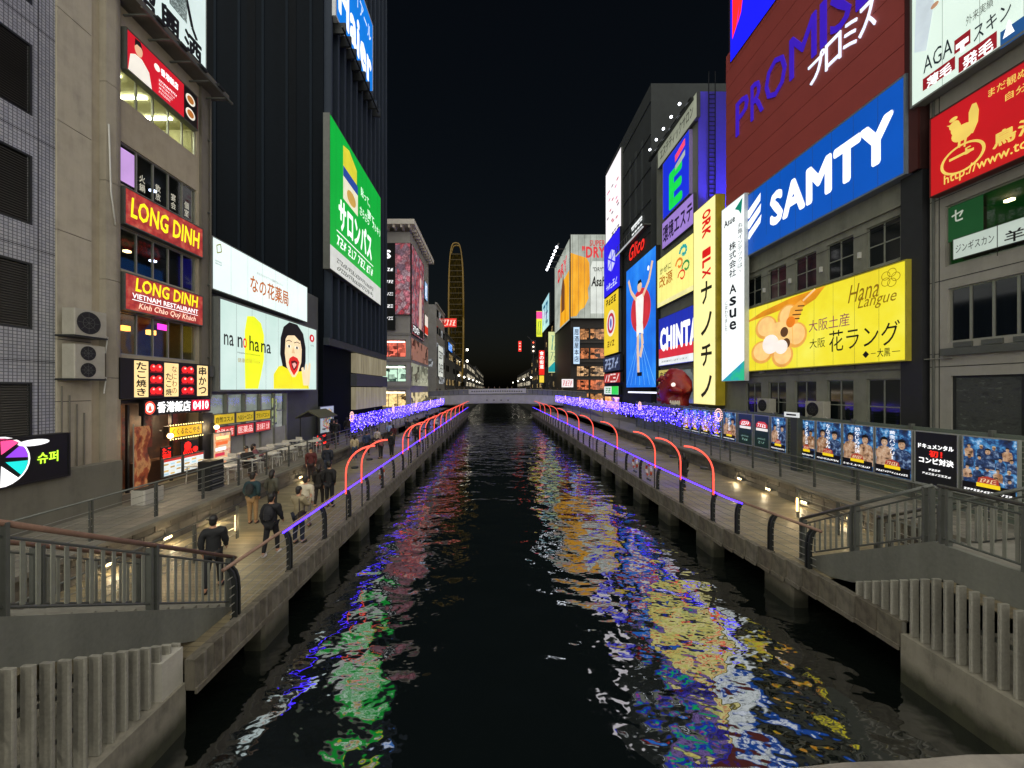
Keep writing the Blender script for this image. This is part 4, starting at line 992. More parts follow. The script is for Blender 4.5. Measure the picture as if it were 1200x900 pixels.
s = Sign('store_flag_sign', 'small white and red sign on the side of the pale shop block', LEFT, -13.7, fy+11.2, fy+14.8, 15.5, 19.5, emit('#e8dcd0', .9), BLACKP, .2)
s.rect(.02, .98, .05, .45, emit('#c8301c', 1), -.02, 'red_half')
s = Sign('store_blue_sign', 'small pale blue sign above the white and red one on the pale shop block', LEFT, -13.7, fy+11.2, fy+14.2, 22.5, 26.0, emit('#9fc0e8', .8), BLACKP, .2)
s.marks(.15, .85, .2, .8, WHITE_T, 2)
# ------------------------------------------------------------------ right bank buildings (local x runs towards the viewer)
def Yr(px, X=RF): return PY(px, X)
# 1 grey panelled building nearest on the right
g0, g1 = 16.4, 7.0
o = T('grey_office_building', 'grey panelled building with strip windows and a red rooster sign', 'building', (RF, g0, TZ), RIGHT)
GW = g0-g1; gz = lambda z: z-TZ
wins = [(.55, GW-.3, 9.95, 12.5), (.65, GW-.3, 6.75, 9.0), (.75, GW-.3, 2.95, 5.35)]
gpan = concrete('#97958c', .7, .22)
wall_with_holes(GW, 27, 10, [(a, c, gz(p), gz(q)) for a, c, p, q in wins], 0, .3).build('wall', gpan, o)
for z in (1.0, 2.2, 5.75, 6.3, 9.4, 12.9, 16.6, 20): B().box(-.002, GW, -.012, -.003, gz(z)-.015, gz(z)+.015).build('joint', paint('#2a2a28', .8, .1), o)
for x in (.35, 3.0, 6.0): B().box(x-.012, x+.012, -.013, -.002, 0, 27).build('joint', paint('#2a2a28', .8, .1), o)
window(o, .55, GW-.3, gz(9.95), gz(12.5), 3, ALU, gc, .12, .06); room_box(o, .55, GW-.3, gz(9.9), gz(12.52), paint('#3a3833', .8, .2), None, 4)
for x in (1.4, 2.3, 3.1, 4.2, 5.4): B().box(x-.12, x+.12, 1.2+.2*x, 1.35+.2*x, gz(12.3), gz(12.4)).build('room_lamp', emit('#ffe2a8', 7), o)
B().box(.62, 1.75, .05, .06, gz(10.95), gz(12.4)).build('green_poster', emit('#1f5a30', .35), o); text(o, 'セ', .75, 1.15, gz(11.7), gz(12.2), emit('#cfd8c8', .5), .03)
window(o, .65, 3.4, gz(6.75), gz(9.0), 4, ALU, glass_dark('glass_off', '#10151a'), .12, .07)
window(o, 3.6, GW-.3, gz(6.75), gz(9.0), 6, ALU, glass_dark('glass_off'), .12, .07)
for x in (1.2, 2.2, 4.1): B().box(x-.1, x+.1, .13, .14, gz(7.4), gz(7.46)).build('painted_reflection', emit('#dfe8e8', .6), o)  # glowing bars painted in as lamp reflections on the dark panes
window(o, .75, GW-.3, gz(2.95), gz(5.35), 4, DARKSTEEL, printed('mural_glass', [(.35, '#1c1f1c'), (.5, '#3a3e38'), (.58, '#23261f'), (.66, '#5a5f56')], 4.2, .35, (1, 1, 2.4)), .12, .09)
B().box(.5, 3.6, -.16, -.02, gz(6.2), gz(6.5)).build('ledge', STEEL, o); B().tube([(-.3, -.1, gz(6.1)), (.9, -.1, gz(6.1))], .03, 6).build('pipe', ALU, o)
for k in range(3): B().box(.9+.9*k, 1.5+.9*k, -.1, -.02, gz(6.52), gz(6.72)).build('vent_box', STEEL, o)

X = RF-.55
s = Sign('clinic_billboard', 'pale clinic billboard with dark lettering and red character blocks', RIGHT, X, Yr(1067, X), 9.5, PZ(128, Yr(1067, X)), 26, emit('#d8eade', .95, .05, .4), paint('#7a7d78', .5, .15), .45, cat='billboard', rim=.08, zfit='')
W, H = s.W, s.H; M_ = lambda px: (Yr(1067, X)-Yr(px, X)); Zz = lambda px, py: PZ(py, Yr(px, X)) - PZ(128, Yr(1067, X))
def loc_text(s, body, p0, p1, pt, pb, mat, X, base, **k):
    """lettering placed by the photo columns p0..p1; rows pt/pb read at column p0"""
    Y0 = Yr(p0, X); sY = s.o.location.y; zb = s.o.location.z
    text(s.o, body, sY-Y0, sY-Yr(p1, X), PZ(pb, Y0)-zb, PZ(pt, Y0)-zb, mat, -.035, **k)
navy = paint('#1a2438', .5, .1, bump=0); crim = emit('#9a1a22', .7)
def loc_rect(s, p0, p1, pt, pb, mat, X, y=-.025, name='print'):
    Y0 = Yr(p0, X); sY = s.o.location.y; zb = s.o.location.z
    B().flat([(sY-Y0, PZ(pb, Y0)-zb), (sY-Yr(p1, X), PZ(pb, Y0)-zb), (sY-Yr(p1, X), PZ(pt, Y0)-zb), (sY-Y0, PZ(pt, Y0)-zb)], y).build(name, mat, s.o)
loc_text(s, 'AGA', 1083, 1117, 68, 87, navy, X, 0, bold=.0)
loc_rect(s, 1082, 1120, 93, 107, crim, X); loc_text(s, '薄毛', 1087, 1116, 92, 104, WHITE_T, X, 0, bold=.03)
loc_rect(s, 1124, 1169, 68, 86, crim, X); loc_text(s, '発毛', 1129, 1165, 68, 83, WHITE_T, X, 0, bold=.03)
loc_rect(s, 1119, 1138, 48, 64, crim, X); loc_rect(s, 1126, 1131, 49, 62, WHITE_T, X, -.03); loc_rect(s, 1121, 1136, 53, 59, WHITE_T, X, -.032)
loc_text(s, 'スキン', 1142, 1186, 32, 50, navy, X, 0, bold=.01); loc_text(s, '外来実績', 1133, 1165, 20, 31, paint('#6a7068', .6, .1, bump=0), X, 0, bold=0)
loc_rect(s, 1173, 1230, 38, 58, emit('#22548f', .8), X); 
zb0 = s.o.location.z
s.poly([(M_(1176)/W, Zz(1176, 46)/H), (M_(1190)/W, Zz(1176, 46)/H), (M_(1183)/W, Zz(1176, 28)/H)], WHITE_T, -.03, 'arrow')
s.poly([(M_(1072)/W, Zz(1072, 62)/H), (M_(1086)/W, Zz(1072, 70)/H), (M_(1094)/W, Zz(1072, 30)/H), (M_(1100)/W, Zz(1072, -10)/H), (M_(1080)/W, Zz(1072, -20)/H), (M_(1074)/W, Zz(1072, 0)/H)], emit('#c8d4da', .9), -.022, 'coat_print')
s.ell(M_(1096)/W, Zz(1096, 6)/H, .02, .012, emit('#c09070', .8), -.025, 'hand_print')

X = RF-.5
s = Sign('rooster_sign', 'red sign with yellow rooster emblem and web address', RIGHT, X, Yr(1090, X), 9.5, PZ(232, Yr(1090, X)), PZ(140, Yr(1090, X)), emit('#c4161e', .8, .06, .5), paint('#6a2420', .5, .15), .35, rim=.04, zfit='')
gold = emit('#e8c860', .9)
q = lambda pts, nm, m=gold, y=-.025: B().flat([(s.o.location.y-Yr(px, X), PZ(py, Yr(px, X))-s.o.location.z) for px, py in pts], y).build(nm, m, s.o)
def qe(px, py, rx, ry, nm, y=-.025): Yq = Yr(px, X); B().ell(s.o.location.y-Yq, PZ(py, Yq)-s.o.location.z, rx*Yq/F, ry*Yq/F, y, 20).build(nm, gold, s.o)
qe(1129, 155, 11, 9.5, 'rooster_body'); qe(1119, 147, 5, 5, 'rooster_head', -.026); qe(1121, 151, 5, 7, 'rooster_neck', -.027); qe(1118, 140, 4, 2.5, 'rooster_comb', -.028)
q([(1134, 156), (1136, 144), (1136, 132), (1140, 122), (1145, 120), (1148, 128), (1147, 142), (1141, 156)], 'rooster_tail', gold, -.029); q([(1117, 146), (1110, 148), (1116, 150)], 'rooster_beak', gold, -.03)
q([(1124, 162), (1127, 162), (1126, 173), (1123, 173)][::-1], 'rooster_leg', gold, -.031); q([(1131, 162), (1134, 161), (1132, 172), (1130, 172)][::-1], 'rooster_leg', gold, -.031)
Yc_ = Yr(1128, X); B().ring(s.o.location.y-Yc_, PZ(185, Yc_)-s.o.location.z, .62, .72, -.026, 30, .78).build('emblem_ring', gold, s.o)
loc_text(s, '5', 1131, 1139, 174, 182, gold, X, 0, bold=.03); loc_rect(s, 1113, 1142, 187, 190, gold, X)
loc_text(s, 'http://www.to', 1107, 1206, 206, 220, gold, X, 0, bold=.02); loc_text(s, '鳥海', 1164, 1225, 158, 176, gold, X, 0, bold=.04)
loc_text(s, 'まだ観ぬ', 1159, 1205, 105, 115, gold, X, 0, bold=.01); loc_text(s, '自分', 1179, 1205, 110, 119, gold, X, 0, bold=.01)
X = RF-.12
s = Sign('white_strip_sign', 'white strip sign with dark brush lettering under the lamp lit window', RIGHT, X, Yr(1117, X), 8.0, PZ(305, Yr(1117, X)), PZ(281, Yr(1117, X)), emit('#b9c6bc', .8, .05), STEEL, .08, rim=.02, zfit='')
loc_text(s, 'ジンギスカン', 1121, 1166, 287, 297, INK, X, 0, bold=.0); loc_text(s, '羊肉', 1178, 1230, 272, 286, INK, X, 0, bold=.02)
loc_rect(s, 1169, 1170, 262, 300, INK, X)

# 2 brown clad building carrying the big billboards
o = T('billboard_building', 'dark concrete building with brown clad upper storeys and old windows', 'building', (RF, 31.0, TZ), RIGHT)
BWd = 31.0-16.5; dkc = concrete('#7c7d70', .8, .4)
wz = [(10.95, 13.0), (2.55, 5.3)]
cols = [(2.6+2.3*k, 4.2+2.3*k) for k in range(5)]
wall_with_holes(BWd-.9, 13.7, 12, [(a, c, gz(p), gz(q_)) for p, q_ in wz for a, c in cols], 0, .25).build('wall', dkc, o)
B().box(BWd-.9, BWd-.02, -.2, 12, 0, 13.7).build('corner_pier', paint('#26272a', .6, .2), o)
for p, q_ in wz:
    for a, c in cols: window(o, a, c, gz(p), gz(q_), 2, paint('#7d8075', .5, .2), glass_dark('old_glass', '#12181a'), .12, .06, rows=2)
for z in (13.35, 10.8, 5.75): B().box(0, BWd-.95, -.12, -.002, gz(z), gz(z)+.1).build('string_course', dkc, o)
for k, x in enumerate((2.3, 4.6, 6.9, 9.2, 11.5)): B().box(x-.05, x+.05, -.14, -.01, gz(11.6), gz(11.9)).build('wall_fitting', WHITEP, o); B().tube([(x-.3, -.05, gz(5.8)), (x-.3, -.05, gz(10.7))], .03, 6).build('drain_pipe', STEEL, o)
B().box(1.0, BWd, -.3, 12, 13.7, 46).build('upper_core', paint('#3a1e1c', .6, .2), o)
brm = paint('#a04640', .5, .1, 0, .5, .03)
z = 19.1-TZ; 
while z < 30.6:
    B().box(.82, BWd-.55, -.42, -.31, z+.01, z+1.36).build('cladding_panel', brm, o); z += 1.38
B().box(BWd-.55, BWd-.02, -.4, 6, 13.7, 46).build('side_return', paint('#451b19', .5, .15, 0, .5), o)
for k, (x, za) in enumerate(((4.5, 3.2), (8.6, 3.15))): aircon((RF-.5, 31.0-x, za), RIGHT, 1.25, .95, 1, ('old single fan air conditioner under the window beside the yellow cookie billboard corner', 'old single fan air conditioner below the middle of the cookie billboard')[k], 'air conditioners below the cookie billboard')

X = RF-.5
s = Sign('company_billboard', 'bright blue billboard with bold white capital lettering and slanted stripe emblem', RIGHT, X, Yr(870, X), Yr(1062, X), 14.75, 19.4, emit('#0b4fb0', .95, .05, .3), paint('#6f7a84', .5, .15), .5, cat='billboard', rim=.09)
s.t('SAMTY', .255, .955, .25, .74, emit('#f6faff', 1.15), bold=.06)
for k in range(3): s.poly([(.045+.008*k, .62-.17*k), (.05+.008*k, .72-.17*k), (.175+.004*k, .9-.17*k-.02), (.172, .78-.17*k-.02), (.07, .6-.17*k)][::1], emit('#f6faff', 1.15), -.026, 'emblem_stripe')
s.rect(.0, .25, .0, .18, emit('#0b4fb0', .95, .05, .3), -.019) 
X = RF-.45
s = Sign('blue_roof_sign', 'vivid blue sign with red slanted shape above the brown cladding', RIGHT, X, Yr(856, X), 16.6, 31.1, 45, emit('#1a1cff', 1.1, .05, .2), DARKSTEEL, .4, rim=.02)
s.poly([(.02, .12), (.06, .16), (.14, .5), (.1, .6), (.02, .55)], emit('#ff2a2a', 1.2), -.02, 'red_shape'); s.poly([(.065, .16), (.1, .2), (.19, .6), (.15, .62)], emit('#ff2a2a', 1.2), -.021, 'red_shape'); s.marks(.24, .5, .2, .3, WHITE_T, 3)
# raised letters on the brown cladding
o = T('raised_letter_sign', 'violet raised capital letters with white katakana on brown cladding', 'sign', (RF-.43, 31.0, 0), RIGHT)
vio = emit('#3f1fc0', .75, .05); xx = 31.0
pos = [('P', 863, 877.5), ('R', 880.5, 895), ('O', 897, 922), ('M', 926, 957), ('I', 962, 969), ('S', 974, 998), ('E', 1004, 1030)]
Xp = RF-.43
for ch, a, c in pos: text(o, ch, xx-Yr(a, Xp), xx-Yr(c, Xp), 24.15, 26.7, vio, -.03, bold=.0, depth=.07, name='letter')
for ch, a, c in (('プ', 948, 967), ('ロ', 968, 986), ('ミ', 989, 1005), ('ス', 1007, 1027)): text(o, ch, xx-Yr(a, Xp), xx-Yr(c, Xp), 22.6, 24.05, emit('#dfe6ff', 1.2), -.03, bold=.0, depth=.07, name='letter')

X = RF-.4
hana = printed('hana_yellow', [(.25, '#e0c61c'), (.5, '#f0e02a'), (.75, '#f6ee58')], .28, 1.05)
s = Sign('cookie_billboard', 'yellow billboard with a flower shaped cookie, honey dipper and Japanese lettering', RIGHT, X, Yr(872, X), Yr(1063, X), 6.1, 10.8, hana, paint('#b5a838', .5, .15), .5, cat='billboard', rim=.06, persp=(872, 1063))
W, H = s.W, s.H; ar = H/W
cook = emit('#e0a04a', .95, .12, 2); cook2 = emit('#efc27a', 1.0, .1, 2)
pet = [(.135, .64), (.27, .72), (.32, .45), (.235, .2), (.11, .28)]
for k, (u, v) in enumerate(pet): s.ell(u, v, .066, .17, cook, -.02-.001*k, 'petal'); s.ell(u+.002, v+.012, .053, .14, cook2, -.028-.001*k, 'petal_light')
s.ell(.21, .46, .085, .22, cook2, -.036, 'cookie_centre')
for (u, v, ru, rv, c) in ((.165, .38, .05, .14, '#f6ece2'), (.23, .32, .04, .1, '#f6ece2'), (.17, .4, .026, .12, '#c01a20'), (.25, .52, .024, .07, '#5a3a20'), (.262, .36, .024, .07, '#5a3a20')): s.ell(u, v, ru, rv, emit(c, .9), -.04-ru*.05, 'filling', 20)
s.poly([(.0, .78), (.12, .9), (.3, .97), (.5, .985), (.44, .86), (.34, .78), (.3, .86), (.15, .82)], emit('#d98a1a', .95, .2, 1.2), -.018, 'honey_print')
s.poly([(.265, .62), (.33, .6), (.375, .84), (.35, .9), (.29, .82)], emit('#e6a03c', 1.0), -.045, 'honey_dipper')
for k in range(4): s.stroke([(.285+.016*k, .68+.05*k), (.345+.01*k, .66+.05*k)], .07, emit('#4a2a14', .8), -.048, 'dipper_ring')
s.stroke([(.365, .88), (.44, .985)], .12, emit('#e6c08a', 1), -.046, 'dipper_handle'); s.ell(.29, .64, .028, .075, emit('#d8741a', 1), -.05, 'honey_drop'); s.stroke([(.3, .6), (.305, .3)], .03, emit('#d8a02a', 1), -.05, 'honey_thread')
s.t('大阪土産', .40, .65, .45, .6, emit('#8a2f5a', .8), bold=.0); s.t('大阪', .405, .5, .24, .36, INK, bold=0); s.t('花ラング', .525, .96, .17, .42, INK, bold=.004)
s.t('Hana', .64, .83, .7, .9, emit('#8a6a10', .8), bold=-.01, shear=.35); s.t('Langue', .7, .94, .58, .74, emit('#8a6a10', .8), bold=-.01, shear=.35)
for k in range(5): B().ring(s.U(.9)+.022*W*math.cos(R(72*k)), (.86)*H + .022*W*math.sin(R(72*k)), .016*W, .0185*W, -.03-.001*k, 20).build('flower_line', emit('#8a6a10', .8), s.o)
s.t('大黒', .82, .9, .06, .15, INK, bold=.01); s.poly([(.73, .1), (.75, .14), (.77, .1), (.75, .06)], INK, -.03, 'crest'); s.stroke([(.78, .105), (.81, .105)], .03, INK); s.stroke([(.91, .105), (.96, .105)], .03, INK)

X = RF-.75
s = Sign('white_column_sign', 'tall white vertical sign with green arrow emblem and dark lettering', RIGHT, X, Yr(846, X), Yr(873, X), PZ(447, Yr(846, X)), PZ(247, Yr(846, X)), emit('#eef4f4', 1.1, .04, .3), paint('#c9d2d2', .5, .1), .3, rim=.03, zfit='')
dkb = paint('#1c2430', .6, .1, bump=0)
s.t('Asue', .12, .6, .885, .925, dkb, bold=.03); s.poly([(.6, .95), (.92, .985), (.86, .9), (.76, .93)], emit('#12806a', .9), -.03, 'arrow_emblem')
s.vt('丸亀インテックは、', .82, .2, .58, .86, dkb, bold=.0); s.vt('株式会社', .5, .3, .58, .78, dkb, bold=.02); 
for k, ch in enumerate('Asue'): s.t(ch, .36, .66, .49-.068*k, .54-.068*k, dkb, bold=.03)
s.vt('に変わりました。', .22, .14, .26, .46, dkb, bold=.0)
s.poly([(.0, .0), (1, .0), (1, .11)], printed('bluegreen', [(.3, '#1a6adf'), (.6, '#22c08a')], .6, 1.0), -.025, 'corner_print')

X = RF-1.0
o_ = PY(813, X); n_ = PY(839, X)
s = Sign('yellow_column_sign', 'tall cream yellow vertical sign with red and black lettering', RIGHT, X, o_, n_, 3.4, 21.6, emit('#f8eda0', 1.05, .05, .3), emit('#8a7a1c', .5, .2), .75, rim=.04)
redl = emit('#d01c1c', 1.0)
for k, ch in enumerate('ORK'):
    vs_, fs = text_mesh(ch, .06); ax = min(v[0] for v in vs_); bx = max(v[0] for v in vs_); ay = min(v[1] for v in vs_); by = max(v[1] for v in vs_)
    b = B(); b.v = [(s.W*(.42 + .38*(v[1]-ay)/(by-ay)), -.035-v[2], s.H*(.96-.045*k - .04*(v[0]-ax)/(bx-ax))) for v in vs_]; b.f = [f[::-1] for f in fs]; b.build('lettering', redl, s.o)
for k, ch in enumerate('ILX'):
    vs_, fs = text_mesh(ch, .06); ax = min(v[0] for v in vs_); bx = max(v[0] for v in vs_); ay = min(v[1] for v in vs_); by = max(v[1] for v in vs_)
    b = B(); b.v = [(s.W*(.42 + .38*(v[1]-ay)/(by-ay)), -.035-v[2], s.H*(.77-.05*k - .04*(v[0]-ax)/(bx-ax))) for v in vs_]; b.f = [f[::-1] for f in fs]; b.build('lettering', redl, s.o)
for k, ch in enumerate('ナノチノ'): s.t(ch, .36, .84, .5-.155*k, .61-.155*k, paint('#38381c', .6, .1, bump=0), bold=.03)

# 3 building with the green E emblem, violet lit end wall
e0, e1 = PY(769.5, RF), PY(818, RF)
o = T('violet_walled_building', 'building with violet floodlit end wall and ladder behind the tall column signs', 'building', (RF, e0, TZ), RIGHT)
EW = e0-e1
wall_with_holes(EW, 31.8, 11, [(.5, EW-.5, gz(3.4), gz(6.8))], 0, .3).build('wall', paint('#77796f', .6, .2, 0, .6), o)
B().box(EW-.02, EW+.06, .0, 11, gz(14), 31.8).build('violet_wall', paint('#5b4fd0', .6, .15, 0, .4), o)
lad = B()
for q_ in (.9, 1.5): lad.box(EW+.1, EW+.16, q_, q_+.06, gz(14), 33.6)
for k in range(44): lad.box(EW+.1, EW+.15, .9, 1.55, gz(14.2)+.42*k, gz(14.25)+.42*k)
part_stuff(lad.build('ladder', DARKSTEEL, o))
B().box(.5, EW-.5, .28, .3, gz(3.4), gz(6.8)).build('window_glow', lit_window('#9aa8a8', .4, '#1c2424', .7, .45, 'gl'), o)
dsp = bpy.data.lights.new('flood_light', 'SPOT'); dsp.energy = 7000; dsp.color = (.28, .2, 1.0); dsp.spot_size = R(85); dsp.shadow_soft_size = .3
sp = bpy.data.objects.new('flood_light', dsp); COL.objects.link(sp); sp.parent = o; sp.location = (EW+3.6, 5.5, gz(17.5)); sp.rotation_euler = (0, R(58)+math.pi, 0)
sp.rotation_euler = Vector((-3.6, 0, 9.5)).to_track_quat('-Z', 'Y').to_euler()
s = Sign('emblem_sign', 'blue sign with a big green letter emblem and pink and grey flags', RIGHT, RF-.3, Yr(777, RF-.3), Yr(808, RF-.3), 23.9, 30.2, emit('#1a2fd0', 1.0, .05, .3), paint('#9a8ac8', .5, .15), .3, rim=.04)
s.t('E', .26, .76, .04, .68, emit('#18c84a', 1.1), bold=.06); s.poly([(.5, .76), (.86, .84), (.86, .95), (.5, .87)], emit('#f04a6a', 1), -.03, 'flag'); s.poly([(.5, .6), (.86, .68), (.86, .77), (.5, .7)], emit('#a8b0a8', .9), -.03, 'flag')
s = Sign('katakana_sign', 'pale violet sign with dark katakana under the green emblem', RIGHT, RF-.3, Yr(776, RF-.3), Yr(813, RF-.3), 20.6, 23.6, emit('#a484d8', .8, .06, .4), STEEL, .25)
s.t('環境エステ', .04, .97, .18, .82, paint('#2a1c50', .6, .1, bump=0), bold=.03)
s = Sign('rooftop_name_board', 'pale rooftop board with fine dark lettering above the green emblem', RIGHT, RF-.35, Yr(771, RF-.35), Yr(817, RF-.35), 30.4, 32.8, emit('#a3a894', .6, .1, .4), STEEL, .3)
s.t('エステティックサロン', .08, .92, .25, .72, paint('#4a4c40', .6, .1, bump=0), bold=.02)
s = Sign('remedy_billboard', 'pale yellow billboard with brown lettering and loose orange and teal swirls', RIGHT, RF-.35, Yr(770, RF-.35), Yr(815, RF-.35), 14.2, 19.8, emit('#f2ea86', 1.02, .05, .4), STEEL, .35, cat='billboard')
s.t('かぜに', .1, .42, .66, .78, paint('#3a3420', .6, .1, bump=0), bold=.01); s.t('改源', .08, .46, .38, .62, emit('#b0661c', .9), bold=.02)
for k, (c, u, v, w) in enumerate((('#1fa0a0', .74, .8, .22), ('#e07a2a', .64, .62, .16), ('#2a8a4a', .8, .5, .14), ('#d8402a', .7, .38, .12))): s.stroke([(u-.1*math.cos(a)*(1-a/9), v+.12*math.sin(a)*(1-a/9)) for a in [j*.6 for j in range(11)]], w*1.6, emit(c, .95), -.022-.002*k, 'swirl')
s.rect(.02, .98, .02, .1, emit('#e8e0a0', 1), -.02)
s = Sign('letting_billboard', 'blue and red billboard with bold white capital letters above a white strip', RIGHT, RF-.35, Yr(772, RF-.35), Yr(816, RF-.35), 7.4, 12.9, emit('#1c2fae', .95, .06, .3), STEEL, .35, cat='billboard')
s.rect(.01, .99, .16, .36, emit('#d02a3a', 1), -.018, 'red_band'); s.rect(.01, .99, .02, .16, emit('#e4e8ea', 1), -.018, 'white_band'); s.t('CHINTAI', .05, 1.1, .3, .78, emit('#ffffff', 1.15), bold=.07); s.t('お部屋探しはチンタイ', .1, .8, .07, .11, INK, bold=0)
s = Sign('rooftop_spot_frame', 'row of five white spot lamps on a dark roof frame beside the emblem building', RIGHT, RF-.7, e0+.6, e1, 32.9, 33.15, None, DARKSTEEL, .3, cat='lamps')
for k in range(5): B().ball(1.1+1.75*k, -.3, .75+.0*k, .13).build('spot_lamp', emit('#eef4ff', 8), s.o, smooth=True); B().tube([(1.1+1.75*k, -.3, .7), (1.1+1.75*k, .05, .1)], .04, 6).build('lamp_arm', DARKSTEEL, s.o)

# red sculpted creature over the shop roof at the curtain
cr = T('creature_sculpture', 'big dark red rounded sculpture with pale eye and open mouth between the signs', 'sculpture', (RF-1.8, 35.8, 2.4), RIGHT)
redp = paint('#8a1a1e', .35, .3, 0, 2.5, .3)
from mathutils import noise as mn
bm = bmesh.new(); bmesh.ops.create_icosphere(bm, subdivisions=4, radius=1)
for v in bm.verts:
    c = v.co.copy(); d_ = 1 + .1*mn.noise(c*2.4) + .08*abs(mn.noise(c*5))
    mth = max(0, 1 - ((c.x-.75)**2/.25 + (c.z+.3)**2/.12)); d_ *= 1 - .45*mth            # open mouth pushed in on the near side
    v.co = Vector((c.x*1.85*d_, c.y*1.3*d_, 2.2 + c.z*2.1*d_))
me = bpy.data.meshes.new('body'); bm.to_mesh(me); bm.free(); me.materials.append(redp); me.polygons.foreach_set('use_smooth', [True]*len(me.polygons)); link('body', me, cr)
B().ball(1.3, -.8, 2.8, .2).build('eye', emit('#fff2e4', 1.1), cr, smooth=True)
for k in range(14): B().ball(-1.2+.32*(k % 7), -1.15+.12*abs(k % 7-3), 2.6+.75*(k//7)+.25*math.sin(k*1.7), .2+.07*math.sin(k*2.3)).build('lump', redp, cr, smooth=True)
B().tube([(1.0, -.9, 2.4), (1.5, -.75, 2.35), (1.95, -.4, 2.2)], [.3, .32, .18], 8).build('snout', redp, cr, smooth=True)
B().ball(1.25, -.6, 1.0, .5, .4, .22).build('lower_jaw', paint('#cfc6b4', .5, .2), cr, smooth=True)
for k in range(6): B().lathe([(.09, 0), (.06, .16), (.01, .28)], .85+.16*k, -.85+.08*k, 8).build('tooth', paint('#e8e0d0', .4, .1), cr, (0, 0, 1.1))
for k in range(5): B().tube([(-1.5+.25*j, -.75-.5*math.sin(j*.6), .8+.62*k+.1*math.sin(j+k)) for j in range(6)], [.06, .12, .14, .14, .1, .05], 6).build('ridge', redp, cr, smooth=True)
for k in range(9): B().ball(-1.5+.36*k, -.8-.12*math.sin(k*1.3), .16+.05*math.sin(k*2), .17).build('frill', paint('#d8c8c0', .4, .2), cr, smooth=True)
B().box(-1.6, 1.9, -.6, 1.4, -1.8, .05).build('plinth', paint('#2a2c30', .6, .2), cr)
s = Sign('small_yellow_sign', 'small pale yellow sign with scribbled brown lettering next to the red sculpture', RIGHT, RF-.6, Yr(772, RF-.6), Yr(784, RF-.6), 4.4, 7.0, emit('#c8b85a', .8, .1), STEEL, .2)
s.t('串揚', .15, .85, .5, .9, paint('#5a3a14', .6, .1, bump=0)); s.t('だるま', .15, .85, .1, .42, paint('#5a3a14', .6, .1, bump=0))

# 4 tall dark building carrying the runner sign
q0, q1 = PY(728, RF), PY(763, RF)
o = T('dark_sign_building', 'tall dark grey building behind the runner sign with big sheet roof', 'building', (RF, q0+8, TZ), RIGHT)
QW = q0+8-q1
B().box(0, QW, 0, 14, 0, 41.2).build('wall', paint('#34393a', .8, .25, .1, .25, .05), o)
for z in (23.2, 27, 31, 35, 39): B().box(0, QW+.06, -.08, -.003, z, z+.12).build('panel_joint', paint('#2a2e2f', .5, .1), o)
B().box(8, QW, -.9, -.02, 24.0, 24.2).build('gantry', STEEL, o)
for k in range(12): B().box(8+.95*k, 8.06+.95*k, -.9, -.84, 24.2, 25.1).build('gantry_post', STEEL, o)
B().tube([(8, -.87, 25.1), (QW, -.87, 25.1)], .03, 6).build('gantry_rail', ALU, o); B().box(8.2, QW-.3, -.95, -.8, 23.85, 23.97).build('gantry_light', emit('#cfd6d8', .7), o)
for k in range(3): B().box(QW-7.5+2.2*k, QW-6.9+2.2*k, -.04, -.003, 26, 36).build('pipe_duct', paint('#4c5152', .5, .2), o)
X = RF-.5
blue = printed('runner_blue', [(.3, '#0a5fd8'), (.55, '#1a7ef0'), (.75, '#3aa0ff')], .16, 1.05)
s = Sign('runner_sign', 'tall blue sign with a plain white running figure, arms raised, over a red disc', RIGHT, X, Yr(734, X), Yr(769, X), 5.0, 21.8, blue, DARKSTEEL, .5, rim=.05, cat='billboard')
s.ell(.52, .6, .33, .17, emit('#c8323c', .95, .15, .6), -.02, 'red_disc')
for k in range(7): s.stroke([(.5, .42), (.02+.16*k, .02)], .09, emit('#7ac4ff', .9), -.019-.0005*k, 'track_line')
figw = emit('#f2efe8', 1.0); fig = emit('#e8c4a4', .95)
s.poly([(.36, .72), (.64, .72), (.62, .58), (.6, .48), (.4, .48), (.38, .58)], figw, -.03, 'figure_vest'); s.ell(.5, .79, .075, .042, fig, -.032, 'figure_head'); s.poly([(.42, .8), (.45, .84), (.55, .84), (.58, .8), (.55, .815), (.45, .815)], INK, -.034, 'figure_hair')
s.stroke([(.39, .7), (.2, .79), (.1, .9)], .55, fig, -.031, 'figure_arm'); s.stroke([(.61, .7), (.8, .79), (.9, .91)], .55, fig, -.031, 'figure_arm')
s.poly([(.39, .49), (.61, .49), (.63, .41), (.5, .43), (.4, .4)], figw, -.031, 'figure_shorts'); s.stroke([(.45, .42), (.44, .3), (.46, .12)], .75, fig, -.029, 'figure_leg'); s.stroke([(.57, .42), (.6, .33), (.52, .24)], .75, fig, -.03, 'figure_leg'); s.rect(.42, .58, .09, .12, INK, -.033, 'figure_shoe')
s.ell(.78, .88, .03, .018, WHITE_T, -.025, 'sparkle')
ls = T('red_script_sign', 'red script lettering with two short white lines on dark wall above the runner', 'sign', (RF-.12, Yr(738), 0), RIGHT)
text(ls, 'Glico', .2, 5.6, 22.6, 24.6, emit('#e8281e', 1.25), -.05, bold=.02, shear=.3); B().box(1.2, 4.8, -.1, -.02, 26.5, 27.0).build('white_line', emit('#e8ecec', 1.1), ls); B().box(1.2, 4.8, -.1, -.02, 25.5, 26.0).build('white_line', emit('#e8ecec', 1.1), ls)
s = Sign('light_bar', 'long white light bar below the runner sign', RIGHT, RF-.9, Yr(736, RF-.9), Yr(770, RF-.9), 4.25, 4.5, emit('#f0f4ff', 1.4), DARKSTEEL, .3, cat='lamp', rim=.02)
